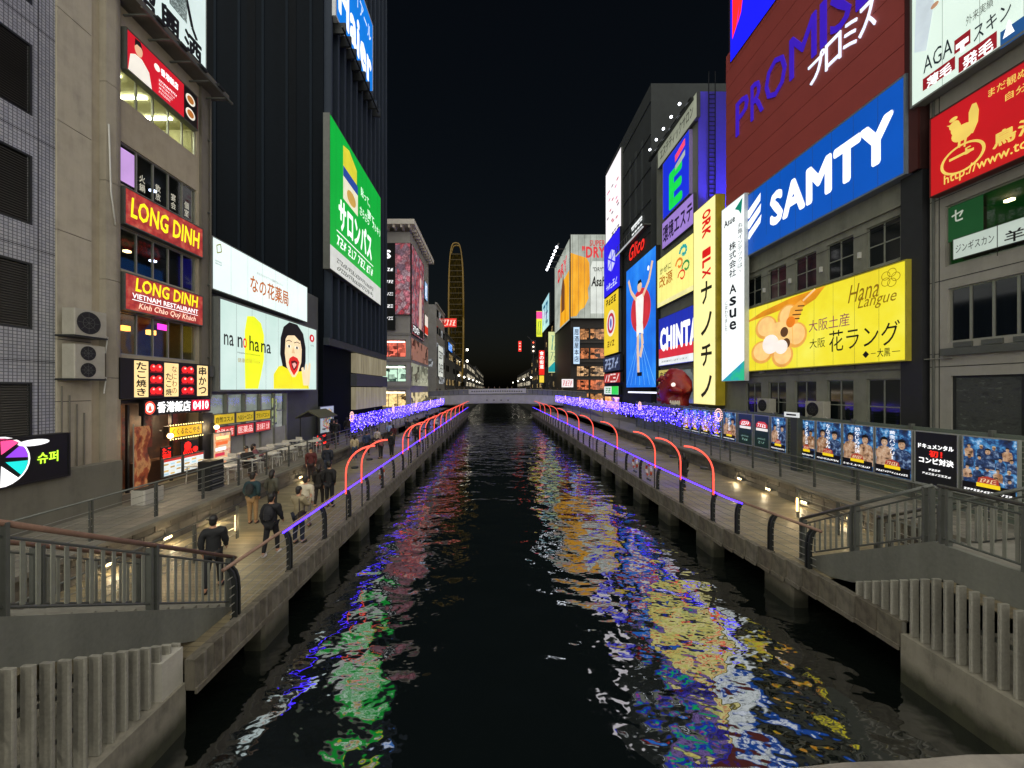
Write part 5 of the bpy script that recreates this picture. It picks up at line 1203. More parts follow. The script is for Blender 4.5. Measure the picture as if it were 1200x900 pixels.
s = Sign('petal_column_sign', 'tall white sign scattered with small pink marks high on the dark building', RIGHT, RF-.3, Yr(710, RF-.3), Yr(728, RF-.3), 27.4, 41.3, emit('#f4eef2', 1.1, .04, .3), STEEL, .3, rim=.03)
for k in range(16): s.ell(rnd.uniform(.12, .88), rnd.uniform(.3, .95), .07, .012, emit(rnd.choice(['#e48aa8', '#c8586a', '#7a6a70']), .9), -.02-.001*k, 'mark', 8)
s.marks(.4, .9, .13, .19, INK, 3)
s = Sign('blue_snow_sign', 'deep blue sign with a pale hexagonal emblem beside the runner', RIGHT, RF-.6, Yr(708, RF-.6), Yr(726.5, RF-.6), 20.5, 29.6, emit('#2a1ee0', 1.05, .04, .3), DARKSTEEL, .4, rim=.04)
hexp = [(.5+.26*math.cos(R(60*k+30)), .58+.2*math.sin(R(60*k+30))) for k in range(6)]
s.poly(hexp, emit('#c8ccff', 1), -.02, 'emblem'); 
for k in range(3): s.stroke([hexp[k], hexp[k+3]], .25, emit('#2a1ee0', 1), -.024-.001*k, 'emblem_line')
s.marks(.15, .85, .1, .2, emit('#d8dcff', 1), 5)
s = Sign('yellow_ornate_sign', 'yellow sign with a red and white oval ornament under the deep blue sign', RIGHT, RF-.6, Yr(708, RF-.6), Yr(725, RF-.6), 10.5, 20.3, emit('#e8c832', 1.0, .06, .3), STEEL, .4, rim=.03)
s.ell(.5, .52, .3, .22, emit('#e8e0d0', 1), -.02, 'oval'); s.ell(.5, .52, .24, .17, emit('#c03048', .95), -.023, 'oval'); s.ell(.5, .52, .14, .12, emit('#d8d8e8', 1), -.026, 'oval'); s.ell(.5, .52, .06, .08, emit('#4a5ab0', 1), -.029, 'oval'); s.marks(.15, .85, .85, .94, paint('#3a2a10', .6, .1, bump=0), 4); s.marks(.25, .75, .14, .22, paint('#8a5a10', .6, .1, bump=0), 3)
s = Sign('navy_strip_sign', 'navy strip sign with pale lettering under the yellow ornament sign', RIGHT, RF-.6, Yr(707, RF-.6), Yr(727, RF-.6), 7.7, 10.2, emit('#22304f', .7, .08), DARKSTEEL, .4); s.marks(.12, .9, .2, .8, emit('#9fb0d0', .8), 4)
s = Sign('red_strip_sign', 'red strip sign with white capitals under the navy strip', RIGHT, RF-.6, Yr(708, RF-.6), Yr(727, RF-.6), 5.8, 7.4, emit('#b02a2a', .9, .08), DARKSTEEL, .4); s.marks(.06, .94, .15, .85, emit('#f0d8d0', 1), 5)
s = Sign('green_strip_sign', 'white and green strip sign above a warm shop window', RIGHT, RF-.6, Yr(708, RF-.6), Yr(725, RF-.6), 3.9, 5.3, emit('#dfe8dc', 1), DARKSTEEL, .4); s.rect(.55, .98, .04, .96, emit('#2ac83a', 1.1), -.02, 'green_half'); s.marks(.1, .5, .25, .75, emit('#2a8a4a', 1), 2)
s = Sign('warm_shop_front', 'small warm lit shop front at the foot of the stacked strip signs', RIGHT, RF-.4, Yr(709, RF-.4), Yr(726, RF-.4), 1.6, 3.6, lit_window('#ffb060', 1.6, '#4a2408', .9, .4, 'wsf'), DARKSTEEL, .3, cat='shopfront')

# 5 corner building with the beer billboard, beyond the far bridge
ay = 94.0
o = T('beer_corner_building', 'dark corner building with lit restaurant floors under the beer billboard', 'building', (RF, ay, TZ), FRONT)
AW = 16.0; floors = [(17.2, 20.0), (12.4, 15.2), (8.0, 10.6), (4.6, 7.2), (1.2, 3.9)]
wall_with_holes(AW, 42, 26, [(1.5, 4.6, a-TZ, c-TZ) for a, c in floors] + [(4.9, 8.6, a-TZ, c-TZ) for a, c in floors], 0, .5).build('wall', paint('#2a2522', .6, .25, 0, .3), o)
for k, (a, c) in enumerate(floors):
    for x0, x1 in ((1.5, 4.6), (4.9, 8.6)): window(o, x0, x1, a-TZ, c-TZ, 3, DARKSTEEL, lit_window(('#ffb070', '#ff9a60', '#ffc890', '#ff8a58', '#ffb068')[k], 1.0, '#1a0c06', 1.1, .55, f'ab{k}'), .3, .1)
    B().box(1.2, 9, -.3, -.01, a-TZ-.9, a-TZ-.4).build('floor_band', paint('#3c3632', .5, .2), o)
silver = printed('billboard_silver', [(.3, '#8f968c'), (.5, '#b9c0b4'), (.72, '#d2d8cc')], .22, .85)
s = Sign('beer_billboard', 'huge silver beer billboard with golden beer pouring beside a can', FRONT, ay-.9, RF-.3, RF+9.3, 22.3, 43.2, silver, DARKSTEEL, .8, cat='billboard', rim=.1)
beer = printed('beer_gold', [(.3, '#d98a08'), (.5, '#f2a814'), (.75, '#ffc63a')], .3, 1.05, (2, 1, .4))
s.poly([(.01, .02), (.16, .03), (.25, .1), (.36, .13), (.47, .24), (.45, .35), (.5, .42), (.49, .66), (.42, .72), (.2, .75), (.01, .78)], beer, -.03, 'beer_print')
s.poly([(.52, .06), (.52, .6), (.57, .68), (.86, .68), (.9, .6), (.9, .06)], emit('#c9cec8', .95, .1, .4), -.03, 'can_print'); s.poly([(.57, .68), (.6, .72), (.83, .72), (.86, .68)], emit('#8f9690', .9), -.031, 'can_top')
s.t('SUPER', .5, .9, .86, .93, emit('#b8202c', .95), bold=.03); s.t('"DRY"', .3, .98, .72, .86, emit('#c81e2a', 1), bold=.05, y=-.04); s.t('Asahi', .54, .95, .38, .5, INK, bold=.04, y=-.04, shear=.2); s.t('"DRY"', .58, .86, .56, .61, INK, bold=.02, y=-.04)
for k in range(7): B().box(s.W*k/6.5+.5, s.W*k/6.5+.56, -.05, -.04, .2, s.H-.2).build('seam', paint('#6a6f68', .5, .1), s.o)
s = Sign('beer_side_billboard', 'side face of the beer billboard with red lettering, a bottle and golden beer', RIGHT, RF-.35, ay+23, ay-.3, 22.3, 43.2, silver, DARKSTEEL, .4, cat='billboard', rim=.1)
s.poly([(.4, .02), (.98, .02), (.98, .62), (.6, .6), (.45, .4)], beer, -.03, 'beer_print'); s.poly([(.5, .2), (.72, .2), (.72, .5), (.62, .68), (.5, .5)], emit('#7a4a2a', .8), -.035, 'bottle_print'); s.t('DRY', .25, .85, .68, .86, emit('#c81e2a', 1), bold=.05, y=-.04)
s = Sign('billboard_spot_row', 'slanting row of white spot lamps beside the beer billboard', RIGHT, RF-3.0, ay+22, ay+1, 41.6, 41.8, None, DARKSTEEL, .3, cat='lamps')
for k in range(8): B().ball(1.2+2.6*k, -.1, -.3, .34).build('spot_lamp', emit('#f2f6ff', 5), s.o, smooth=True)
for k in range(4): B().box(2+5*k, 2.2+5*k, .3, 2.9, .05, .15).build('lamp_arm', DARKSTEEL, s.o)
s = Sign('blue_white_column_sign', 'narrow pale blue vertical sign with dark lettering below the beer billboard', FRONT, ay-1.0, 19.4, 21.0, 11.0, 20.2, emit('#b9d4f0', 1.05), DARKSTEEL, .6); s.vt('居酒屋本店', .5, .7, .05, .95, navy, bold=.02)
s = Sign('white_corner_sign', 'small white sign with red lettering at the street corner beyond the far bridge', FRONT, ay-6, 15.6, 18.4, 5.2, 7.2, emit('#ece4e4', 1), DARKSTEEL, .3); s.marks(.1, .9, .2, .8, emit('#c03048', .9), 4)
# ------------------------------------------------------------------ poster fence on the right terrace
FX = 15.0
fe = T('poster_fence', 'grey green slatted fence carrying the row of boxing posters', 'fence', (FX, 40.0, TZ), RIGHT)
FL = 33.0; fg = paint('#5d675c', .55, .2, 0, 1.5)
b = B(); z = .06
while z < 2.55: b.box(0, FL, .1, .13, z, z+.13); z += .165
part_stuff(b.build('slats', fg, fe))
pm = B().box(-.04, .04, .0, .16, 0, 2.75).mesh('post', STEEL)
k = 0
while k*2.2 < FL: link('post', pm, fe, (k*2.2, .02, 0)); k += 1
pill = T('sign_pillar', 'dark pillar topped by a small white plate among the posters', 'pillar', (FX-.35, PY(930, FX-.35), TZ), RIGHT)
B().cbox(-.22, .22, 0, .3, 0, 2.7, .03).build('shaft', paint('#3a4038', .6, .2), pill)
B().box(-.5, .4, -.08, -.03, 2.62, 2.86).build('plate', emit('#d8dcd8', .8), pill); 
B().box(-.35, .25, -.086, -.082, 2.7, 2.78).build('plate_print', INK, pill)
skins = ['#c99a74', '#b5845c', '#d8ac88', '#a87850']
night = printed('poster_night', [(.34, '#081226'), (.48, '#143a70'), (.58, '#4a98d4'), (.68, '#e4f4ff')], 3.4, .85)
def boxer(s, u, v, sc, y, seed, dressed):
    r = random.Random(seed); sc0 = r.choice(skins); sk = printed('boxer_skin_'+sc0, [(.32, '#3d2416'), (.5, sc0), (.68, '#f0d2b4')], 7, .72); ar_ = s.W/s.H
    w = sc; h = sc*ar_
    s.poly([(u-.95*w, v-2.6*h), (u+.95*w, v-2.6*h), (u+.95*w, v-.9*h), (u+.75*w, v-.25*h), (u+.3*w, v-.05*h), (u-.3*w, v-.05*h), (u-.75*w, v-.25*h), (u-.95*w, v-.9*h)], printed('boxer_top', [(.35, '#0a1428'), (.52, '#1f3e70'), (.68, '#9ab8dc')], 8, .7) if dressed else sk, y, 'figure_torso')
    if not dressed:
        for sg in (-1, 1): s.ell(u+sg*.4*w, v-.75*h, .36*w, .26*h, sk, y-.0015, 'figure_chest', 14)
        s.stroke([(u-.9*w, v-.5*h), (u-.75*w, v-1.5*h), (u+.2*w, v-1.7*h)], sc*s.W*.42, sk, y-.002, 'figure_arm')
    s.ell(u, v+.42*h, .36*w, .5*h, sk, y-.003, 'figure_face', 18)
    s.poly([(u-.38*w, v+.5*h), (u-.36*w, v+.95*h), (u, v+1.12*h), (u+.36*w, v+.95*h), (u+.38*w, v+.5*h), (u+.24*w, v+.74*h), (u-.24*w, v+.74*h)], INK if r.random() < .8 else emit('#c8b08a', .7), y-.004, 'figure_hair')
    for sg in (-1, 1): s.ell(u+sg*.14*w, v+.5*h, .05*w, .035*h, INK, y-.005, 'eye', 8)
    s.rect(u-.12*w, u+.12*w, v+.14*h, v+.19*h, emit('#7a3a30', .6), y-.005, 'mouth')
def poster(pl, pr, kind, label, seed, group=None):
    s = Sign('event_poster', label, RIGHT, FX-.06, PY(pl, FX-.06), PY(pr, FX-.06), 1.5, 3.34, night if kind not in ('text', 'green') else emit('#0e1110' if kind == 'text' else '#12261c', .8), paint('#a9aea8', .4, .1, .4), .06, group, 'poster', .035)
    r = random.Random(seed)
    if kind == 'text':
        s.t('ドキュメンタル', .1, .9, .68, .77, WHITE_T, bold=.05); s.t('初！', .36, .66, .53, .66, emit('#e0281c', 1.1), bold=.06); s.t('コンビ対決', .12, .9, .4, .52, WHITE_T, bold=.05); s.marks(.35, .62, .28, .31, WHITE_T, 4); s.marks(.2, .85, .2, .23, WHITE_T, 9)
    elif kind == 'green':
        s.poly([(.14, .62), (.14, .72), (.3, .8), (.7, .8), (.88, .72), (.88, .62)], emit('#c83a28', .9), -.02, 'logo'); s.rect(.14, .9, .52, .6, emit('#e8e4dc', .9), -.021, 'logo_band'); s.marks(.25, .8, .64, .74, WHITE_T, 4); s.marks(.25, .75, .26, .3, emit('#8ab0a0', .7), 8); s.marks(.3, .7, .14, .2, emit('#8ab0a0', .7), 3)
    else:
        if kind == 'pair':
            boxer(s, .27, .62, .24, -.02, seed, seed % 3 == 0); boxer(s, .74, .6, .25, -.03, seed+50, seed % 2 == 0)
            s.vt(('黄金バッテリー', 'コンビ愛とは', 'なんでやねん', '幼なじみ対決')[seed % 4], .5, .16, .36, .95, emit('#f0f4ff', 1), y=-.045, bold=.02)
        else:
            q = 0
            for rw, (v, n_) in enumerate(((.8, 4), (.62, 5), (.44, 5), (.3, 4))):
                for k in range(n_): boxer(s, (k+.6+.2*(rw % 2))/(n_+.4), v, .085, -.018-.0012*q, seed+q*7, q % 3 != 0); q += 1
            boxer(s, .5, .72, .13, -.05, seed+99, True)
        s.rect(.03, .97, .03, .22, emit('#0a0a0c', .6), -.058, 'foot_band')
        s.poly([(.3, .2), (.34, .32), (.5, .36), (.68, .32), (.72, .2)], emit('#a83a2a', .8), -.06, 'logo'); s.rect(.3, .72, .17, .235, emit('#e8c81c', .95), -.062, 'logo_band'); s.marks(.36, .66, .25, .31, emit('#e8d8b0', .9), 5, -.064); s.marks(.06, .92, .08, .11, WHITE_T, 14, -.062)
plist = [(1128, 1195, 'crowd', 'large poster crowded with many fighters, the end one of the row'), (1072, 1124, 'text', 'black poster with white lettering and one red word'), (1026, 1070, 'pair', 'boxing poster of a pair next to the black lettering poster'), (988, 1025, 'pair', 'boxing poster of a pair, second from the black lettering poster'), (957, 987, 'pair', 'boxing poster of a pair, third from the black lettering poster'), (937, 956, 'pair', 'boxing poster of a pair right behind the sign pillar'), (904, 922, 'pair', 'boxing poster of a pair between the sign pillar and the dark green posters'), (884, 902, 'green', 'dark green poster with red emblem, beside the boxing poster next to the sign pillar'), (865, 882, 'green', 'dark green poster with red emblem, the farther of the two from the sign pillar'), (848, 863, 'pair', 'boxing poster of a pair just past the dark green posters'), (835, 846.5, 'pair', 'boxing poster of a pair, second past the dark green posters'), (822, 833, 'pair', 'boxing poster of a pair, third past the dark green posters, by the light curtain'), (811, 820, 'pair', 'boxing poster of a pair behind the light curtain, fourth past the green posters'), (801, 809.5, 'pair', 'boxing poster of a pair behind the light curtain, fifth past the green posters')]
for k, (a, c, kd, lb) in enumerate(plist): poster(a, c, kd, lb, 10+k*3, 'posters on the terrace fence')
POSTER_BACK = None

# ------------------------------------------------------------------ far bridge with banner, and the street beyond
br = T('far_bridge', 'low grey arched footbridge across the canal with a pale banner', 'bridge', (0, 80, 0))
bs = paint('#b9b9ba', .55, .2, 0, .8)
arc = lambda x: 1.25 + .55*(1-((x-1)/14)**2)
top = lambda x: 3.1 + .55*(1-((x-1)/17)**2)
pts = [-16 + 2*k for k in range(19)]
pl = [(x, arc(x) if abs(x-1) < 14 else 1.25) for x in pts] + [(x, top(x)) for x in reversed(pts)]
B().prismy(pl, 0, 14).build('girder', bs, br)
for k in range(34):
    x = -15.5+k; B().box(x, x+.94, -.08, -.005, max(1.3, arc(x+.5)+.12), top(x+.5)-.12).build('fascia_panel', bs, br)
B().tube([(x, -.1, top(x)+1.15) for x in pts], .07, 8).build('handrail', ALU, br, smooth=True)
B().tube([(x, -.1, top(x)+.08) for x in pts], .05, 6).build('bottom_rail', STEEL, br)
for k in range(33): x = -15+k*1.05; B().box(x-.02, x+.9, -.06, -.04, top(x+.4)+.12, top(x+.4)+1.05).build('glass_panel', paint('#6d7072', .35, .15, 0, .5), br)
for k in range(34): x = -15.1+k*1.05; B().box(x-.03, x+.03, -.12, -.02, top(x), top(x)+1.12).build('post', STEEL, br)
B().prismy([(-5.6, top(-5.6)+.2), (6.6, top(6.6)+.35), (6.6, top(6.6)+1.35), (-5.6, top(-5.6)+1.2)], -.22, -.2).build('banner', paint('#c9c9c9', .6, .1), br)
b = B()
for k in range(22): x = -5+.5*k; b.box(x, x+.32, -.232, -.226, top(x)+.6, top(x)+.85)
part_stuff(b.build('banner_lettering', paint('#55585a', .6, .1), br))
for k in range(4): B().ell(-2+1.5*k+.3, 2.45, .14, .14, -.09).build('port_light', DARKSTEEL, br)
for sx_ in (-16, 17):
    B().box(sx_-2.5, sx_+2.5, -2, 16, -2, 3.1).build('abutment', concrete('#6d6b66', .5, .3), br)
# bank ramps up to the bridge
struct(B().prismx([(52, TZ), (78, 3.1), (80, 3.1), (80, -1), (52, -1)], -16.5, -12.4).build('ramp', concrete('#77746c', .6, .3)))
struct(B().prismx([(52, TZ), (78, 3.1), (80, 3.1), (80, -1), (52, -1)], 15.2, 18.6).build('ramp', concrete('#77746c', .6, .3)))
struct(B().box(-13, -7.5, 79, 700, -3, .6).build('quay_wall', quay)); struct(B().box(9.5, 16.2, 79, 700, -3, .6).build('quay_wall', quay))

def far_block(name, label, side, X, Ya, Yb, H, wallc, wins, depth=14, litc='#ffd890', lit=.55, cols_=5, face_front=True):
    """distant building: wall with real window panes on the canal side and on the end facing the viewer"""
    W = Yb-Ya
    o = T(name, label, 'building', (X, Ya if side == LEFT else Yb, TZ), side)
    fl = max(2, int(H/3.6)); holes = []
    cols_ = max(2, int(W/3.2))
    for r in range(fl):
        for c in range(cols_):
            if rnd.random() < wins: holes.append((W*(c+.15)/cols_, W*(c+.85)/cols_, H*(r+.3)/fl, H*(r+.75)/fl))
    B().box(0, W, 0, depth, 0, H).build('wall', paint(wallc, .7, .25, 0, .3), o)
    for h in holes:
        m = lit_window(litc, lit*1.4, '#14100a', .8, .5, 'far') if rnd.random() < lit else glass_dark()
        B().box(h[0], h[1], -.06, .0-.004, h[2], h[3]).build('window', m, o)
    nx_ = max(2, int(depth/3.5)); xe = -.06 if side == LEFT else W+.004
    for r in range(fl):
        for c in range(nx_):
            if rnd.random() < wins*.7: B().box(xe, xe+.05, depth*(c+.2)/nx_, depth*(c+.8)/nx_, H*(r+.3)/fl, H*(r+.75)/fl).build('window', lit_window(litc, lit*1.4, '#14100a', .8, .5, 'far') if rnd.random() < lit*.6 else glass_dark(), o)
    B().box(-.15, W+.15, -.15, .3, H, H+.5).build('cornice', paint(wallc, .7, .2), o)
    return o
far_block('white_corner_block', 'pale narrow block with round white shop sign just past the far bridge', LEFT, -14.5, 93, 108, 25, '#8b8984', .8, 13, '#dfe4e8', .4)
far_block('dark_block', 'dark block under the red rooftop sign past the far bridge', LEFT, -14.2, 109, 134, 20, '#4a4845', .7, 14, '#ffd890', .35)
far_block('dark_block', 'dark block at the foot of the golden tower', LEFT, -14, 136, 158, 16, '#3a3835', .8, 14, '#ffd890', .5)
far_block('dark_block', 'low dark block with bright windows past the golden tower', LEFT, -13.6, 178, 250, 17, '#2e2c2a', .9, 14, '#fff0d0', .8)
far_block('dark_block', 'most distant dark block on the golden tower side', LEFT, -13, 252, 420, 19, '#2a2928', .9, 14, '#fff0d0', .5)
far_block('dark_block', 'dark block carrying the teal and yellow billboard past the beer corner', RIGHT, 19.2, 121, 145, 26, '#2d2b2a', .5, 14, '#ffd890', .3)
far_block('dark_block', 'dark block with red neon column past the teal billboard', RIGHT, 18.6, 146, 190, 18, '#2b2a2a', .6, 14, '#ffd890', .5)
far_block('dark_block', 'low dark block with bright windows beyond the traffic signal', RIGHT, 18, 192, 300, 14, '#262524', .9, 14, '#fff0d0', .7)
s = Sign('red_rooftop_sign', 'red neon rooftop sign with white marks beyond the far bridge', FRONT, 108, -16.2, -10.6 if False else -11.0, 22.6, 25.2, emit('#c8281e', 1.2, .3, .8), DARKSTEEL, .5); s.marks(.06, .94, .2, .8, emit('#ffd0c0', 1.2), 5)
b = B()
for k in range(5): b.box(.3+1.1*k, .45+1.1*k, .1, .4, -1.9, 0)
b.build('support_frame', DARKSTEEL, s.o)
s = Sign('white_round_top_sign', 'white rounded sign with grey lettering on the pale narrow block', LEFT, -14.2, 94, 103, 8.0, 16.0, emit('#d8dcd4', .8), STEEL, .3); s.marks(.1, .9, .6, .8, INK, 3); s.marks(.1, .9, .15, .4, INK, 4)
s = Sign('blue_neon_sign', 'small blue neon sign on the dark block past the pale narrow block', LEFT, -13.9, 112, 122, 16.5, 19.0, emit('#1a70d8', 1.1, .3, .6), DARKSTEEL, .3); s.marks(.05, .95, .15, .85, emit('#bfe0ff', 1), 4)
# golden oval observation wheel tower
gw = T('oval_wheel_tower', 'tall golden oval wheel tower rising dark against the night sky', 'tower', (-17.5, 168, TZ), FRONT)
gold_d = emit('#5c4a12', .35, .6, .12); goldm = paint('#3a2f10', .35, .3, .3, .2)
n = 40
oval = [(3.2*math.cos(a), 36 + 34*math.sin(a)) for a in [2*math.pi*k/n for k in range(n)]]
sq = lambda p: p
ov = []
for k in range(n):
    a = 2*math.pi*k/n; c_, s_ = math.cos(a), math.sin(a)
    ov.append((3.3*math.copysign(abs(c_)**.55, c_), 36 + 33.5*math.copysign(abs(s_)**.75, s_)))
for y in (0, 3.0): B().tube([(x, y, z) for x, z in ov+ov[:1]], .28, 6).build('rim', emit('#8a6c1c', .16, .7, .1), gw, smooth=True)
for k in range(n): x, z = ov[k]; B().tube([(x, 0, z), (x, 3, z)], .14, 5).build('spoke', goldm, gw)
gl_ = printed('gold_lattice', [(.35, '#0c0a04'), (.5, '#2a2208'), (.6, '#5a4814'), (.7, '#181306')], 1.2, .3, (3, 1, .5)); gl_.node_tree.nodes['Principled BSDF'].inputs['Base Color'].default_value = (.006, .005, .002, 1); gl_.node_tree.nodes['Principled BSDF'].inputs['Specular IOR Level'].default_value = .0; B().box(-2.7, 2.7, .6, 2.6, 0, 65).build('core', gl_, gw)
for k in range(26): B().box(-2.75, 2.75, .5, .58, 2+2.5*k, 2.25+2.5*k).build('lattice_bar', goldm, gw)
for k in range(2): B().ball(5.2, -1, 21.5-5*k, .5).build('lamp', emit('#fff4d8', 10), gw, smooth=True); B().tube([(2.9, 0, 21.5-5*k), (5.2, -1, 21.5-5*k)], .08, 5).build('lamp_arm', DARKSTEEL, gw)
s = Sign('pink_yellow_sign', 'small pink over yellow sign on a roof beyond the beer corner', FRONT, 138, 15.2, 17.4, 24.0, 33.5, emit('#d8dc2a', 1.0), DARKSTEEL, .4); s.rect(.02, .98, .7, .98, emit('#e8408a', 1.1), -.02, 'pink_half'); s.marks(.15, .85, .1, .6, emit('#3a7a2a', .8), 2)
s = Sign('pale_blue_sign', 'pale blue slanting sign next to the pink and yellow one', RIGHT, 17.5, 139, 121, 25.5, 36, emit('#a8d8e0', 1.0), DARKSTEEL, .4); s.marks(.15, .85, .2, .8, emit('#2a6a8a', .9), 2)
s = Sign('teal_yellow_billboard', 'tall pale yellow and teal billboard with scribbled lettering beyond the beer corner', FRONT, 119, 16.9, 21.2, 10.0, 23.0, emit('#d2dc9a', .95, .08, .3), DARKSTEEL, .5, cat='billboard'); s.poly([(.02, .02), (.98, .02), (.98, .4), (.5, .28), (.02, .12)], emit('#1a9aa0', .95), -.02, 'teal_half'); s.marks(.2, .85, .55, .9, emit('#2a8a8a', .9), 3); s.marks(.15, .6, .3, .5, emit('#2a6a6a', .9), 2)
s = Sign('red_neon_column', 'red and white neon column sign with a yellow foot', FRONT, 118, 13.8, 15.6, 9.2, 17.0, emit('#d81e14', 1.3, .2, .4), DARKSTEEL, .4); s.vt('食の街道', .5, .7, .25, .97, emit('#fff0e8', 1.4), bold=.03); s.rect(.1, .9, -.3, -.02, emit('#e8c83c', 1.1), .1, 'yellow_foot')
s = Sign('red_neon_small', 'small red neon mark far down the canal street', FRONT, 170, 10.6, 12.0, 21.8, 26.6, emit('#e8281e', 1.4), DARKSTEEL, .3); s.vt('三', .5, .6, .1, .9, emit('#ffd0c0', 1.2))
# traffic signal on the far bridge
ts = T('traffic_signal', 'dark traffic signal pole with small white lamps at the far bridge', 'signal', (9.9, 97, 3), 0)
B().tube([(0, 0, 0), (0, 0, 14.5)], .14, 8).build('pole', DARKSTEEL, ts); B().tube([(0, 0, 14), (-1.5, 0, 15.4)], .08, 6).build('arm', DARKSTEEL, ts)
B().box(-.6, .6, -.3, .0, 11, 14.4).build('housing', BLACKP, ts)
for k in range(3): B().ball(.0, -.32, 11.6+1.1*k, .2).build('lamp', emit('#ffe9c8', 4) if k < 2 else emit('#ff5a3a', 3), ts, smooth=True)
# street lights far down both banks
fs_ = T('street_lamp', 'slim street lamp beyond the far bridge', 'lamp', (-11.5, 120, .6), 0, 'slim street lamps beyond the far bridge')
B().tube([(0, 0, 0), (0, 0, 8.5)], [.12, .06], 6).build('post', DARKSTEEL, fs_); B().ball(0, 0, 8.6, .32).build('globe', emit('#fff6e0', 9), fs_, smooth=True)
bpy.context.view_layer.update()
for (x, y) in ((-11.3, 138), (-11, 160), (-10.8, 185), (-10.5, 215), (-10.3, 250), (13.5, 140), (13.0, 170), (12.6, 205), (12, 250)):
    c = copy_tree(fs_, None, (x, y, .6))
# ------------------------------------------------------------------ people
def skin_mesh(joints, edges, root, sub=1):
    """one continuous surface grown round a joint skeleton: joints = {name: (x, y, z, r_or_(rx, ry))}"""
    names = list(joints); ix = {k: i for i, k in enumerate(names)}
    me = bpy.data.meshes.new('skeleton'); me.from_pydata([joints[k][:3] for k in names], [(ix[a], ix[c]) for a, c in edges], [])
    o = bpy.data.objects.new('skeleton', me); o.modifiers.new('s', 'SKIN')
    if not me.skin_vertices: return None
    for k, sv in zip(names, me.skin_vertices[0].data):
        r = joints[k][3]; sv.radius = r if isinstance(r, tuple) else (r, r); sv.use_root = (k == root)
    m = o.modifiers.new('u', 'SUBSURF'); m.levels = sub; m.render_levels = sub
    out = evaluated(o); bpy.data.objects.remove(o); bpy.data.meshes.remove(me)
    return [tuple(v.co) for v in out.vertices], [tuple(p.vertices) for p in out.polygons]
def rot(p, a, c):
    """swing point p about x through pivot c by angle a (forward is -y)"""
    y, z = p[1]-c[1], p[2]-c[2]; return (p[0], c[1] + y*math.cos(a) - z*math.sin(a), c[2] + y*math.sin(a) + z*math.cos(a))
POSES = {}
def pose_meshes(pose):
    if pose in POSES: return POSES[pose]
    P = dict(stride=0, armL=0, armR=0, elbL=15, elbR=15, sit=False, lean=0, coat=False)
    P.update({'stand': {}, 'walk': dict(stride=17, armL=-14, armR=16, elbL=25, elbR=30), 'step': dict(stride=12, armL=8, armR=-10, elbL=20, elbR=20),
              'phone': dict(armL=25, armR=38, elbL=95, elbR=100, stride=5), 'pockets': dict(armL=-12, armR=-12, elbL=48, elbR=48), 'lean': dict(lean=14, armL=50, armR=46, elbL=30, elbR=35),
              'sit': dict(sit=True, armL=35, armR=30, elbL=60, elbR=65, lean=8), 'coat': dict(stride=20, coat=True, armL=-10, armR=14, elbL=25, elbR=25)}[pose])
    J = {}; hip = .92 if not P['sit'] else .52
    J['pelvis'] = (0, 0, hip, (.135, .105)); J['waist'] = (0, 0, hip+.16, (.12, .09)); J['chest'] = (0, -.005, hip+.38, (.15, .105)); J['shoul'] = (0, .0, hip+.5, (.1, .075)); J['neck'] = (0, -.005, hip+.585, .05)
    J['head0'] = (0, -.015, hip+.66, (.065, .078)); J['head1'] = (0, -.02, hip+.745, (.078, .095)); J['head2'] = (0, -.008, hip+.81, (.06, .075))
    for sg, S in ((-1, 'R'), (1, 'L')):
        a = R(P['arm'+S]); e = R(P['elb'+S]); sh = (sg*.185, 0, hip+.48)
        el = rot((sg*.235, .01, hip+.2), -a, sh); f = (sg*.225, el[1], el[2]-.25); wr = rot(f, -a-e, el); wr = (sg*(.225 - .1*min(1, P['elb'+S]/90)), wr[1], wr[2])
        d = Vector(wr)-Vector(el); d.normalize(); hd = tuple(Vector(wr)+d*.085)
        J['sh'+S] = (*sh, .068); J['el'+S] = (*el, .044); J['wr'+S] = (*wr, .028); J['hd'+S] = (*hd, (.022, .04))
        t = R(P['stride'])*sg; hp = (sg*.095, 0, hip-.04)
        if P['sit']:
            kn = (sg*.12, -.44, .5); an = (sg*.12, -.42, .09)
        else:
            kn = rot((sg*.1, -.01, .49), t, hp); bend = max(0, -t)*.0 + (abs(t)*.9 if t < 0 else .05)
            an = rot((sg*.1, kn[1], kn[2]-.41), t + (-bend if t < 0 else bend)*-1.0*(1 if t < 0 else 0), kn); 
        J['hp'+S] = (*hp, .092); J['kn'+S] = (*kn, .06); J['an'+S] = (*an, .04)
        zf = max(.045, an[2]-.06); J['toe'+S] = (an[0]+sg*.02, an[1]-.16, zf, (.042, .035)); J['heel'+S] = (an[0], an[1]+.045, zf, .04)
    low = min(J['toeL'][2], J['toeR'][2], J['heelL'][2], J['heelR'][2]) - .04
    ln = R(P['lean'])
    for k in list(J):
        x, y, z, r = J[k]; z -= 0 if P['sit'] else low
        if ln and k[:2] not in ('kn', 'an', 'to', 'he', 'hp') or (ln and k.startswith('head')): x, y, z = rot((x, y, z), -ln if True else ln, (0, 0, hip))
        J[k] = (x, y, z, r)
    E = [('pelvis', 'waist'), ('waist', 'chest'), ('chest', 'shoul'), ('shoul', 'neck'), ('neck', 'head0'), ('head0', 'head1'), ('head1', 'head2')]
    for S in 'LR': E += [('shoul', 'sh'+S), ('sh'+S, 'el'+S), ('el'+S, 'wr'+S), ('wr'+S, 'hd'+S), ('pelvis', 'hp'+S), ('hp'+S, 'kn'+S), ('kn'+S, 'an'+S), ('an'+S, 'toe'+S), ('an'+S, 'heel'+S)]
    body = skin_mesh(J, E, 'pelvis')
    b = B(); b.v, b.f = body if body else ([], [])
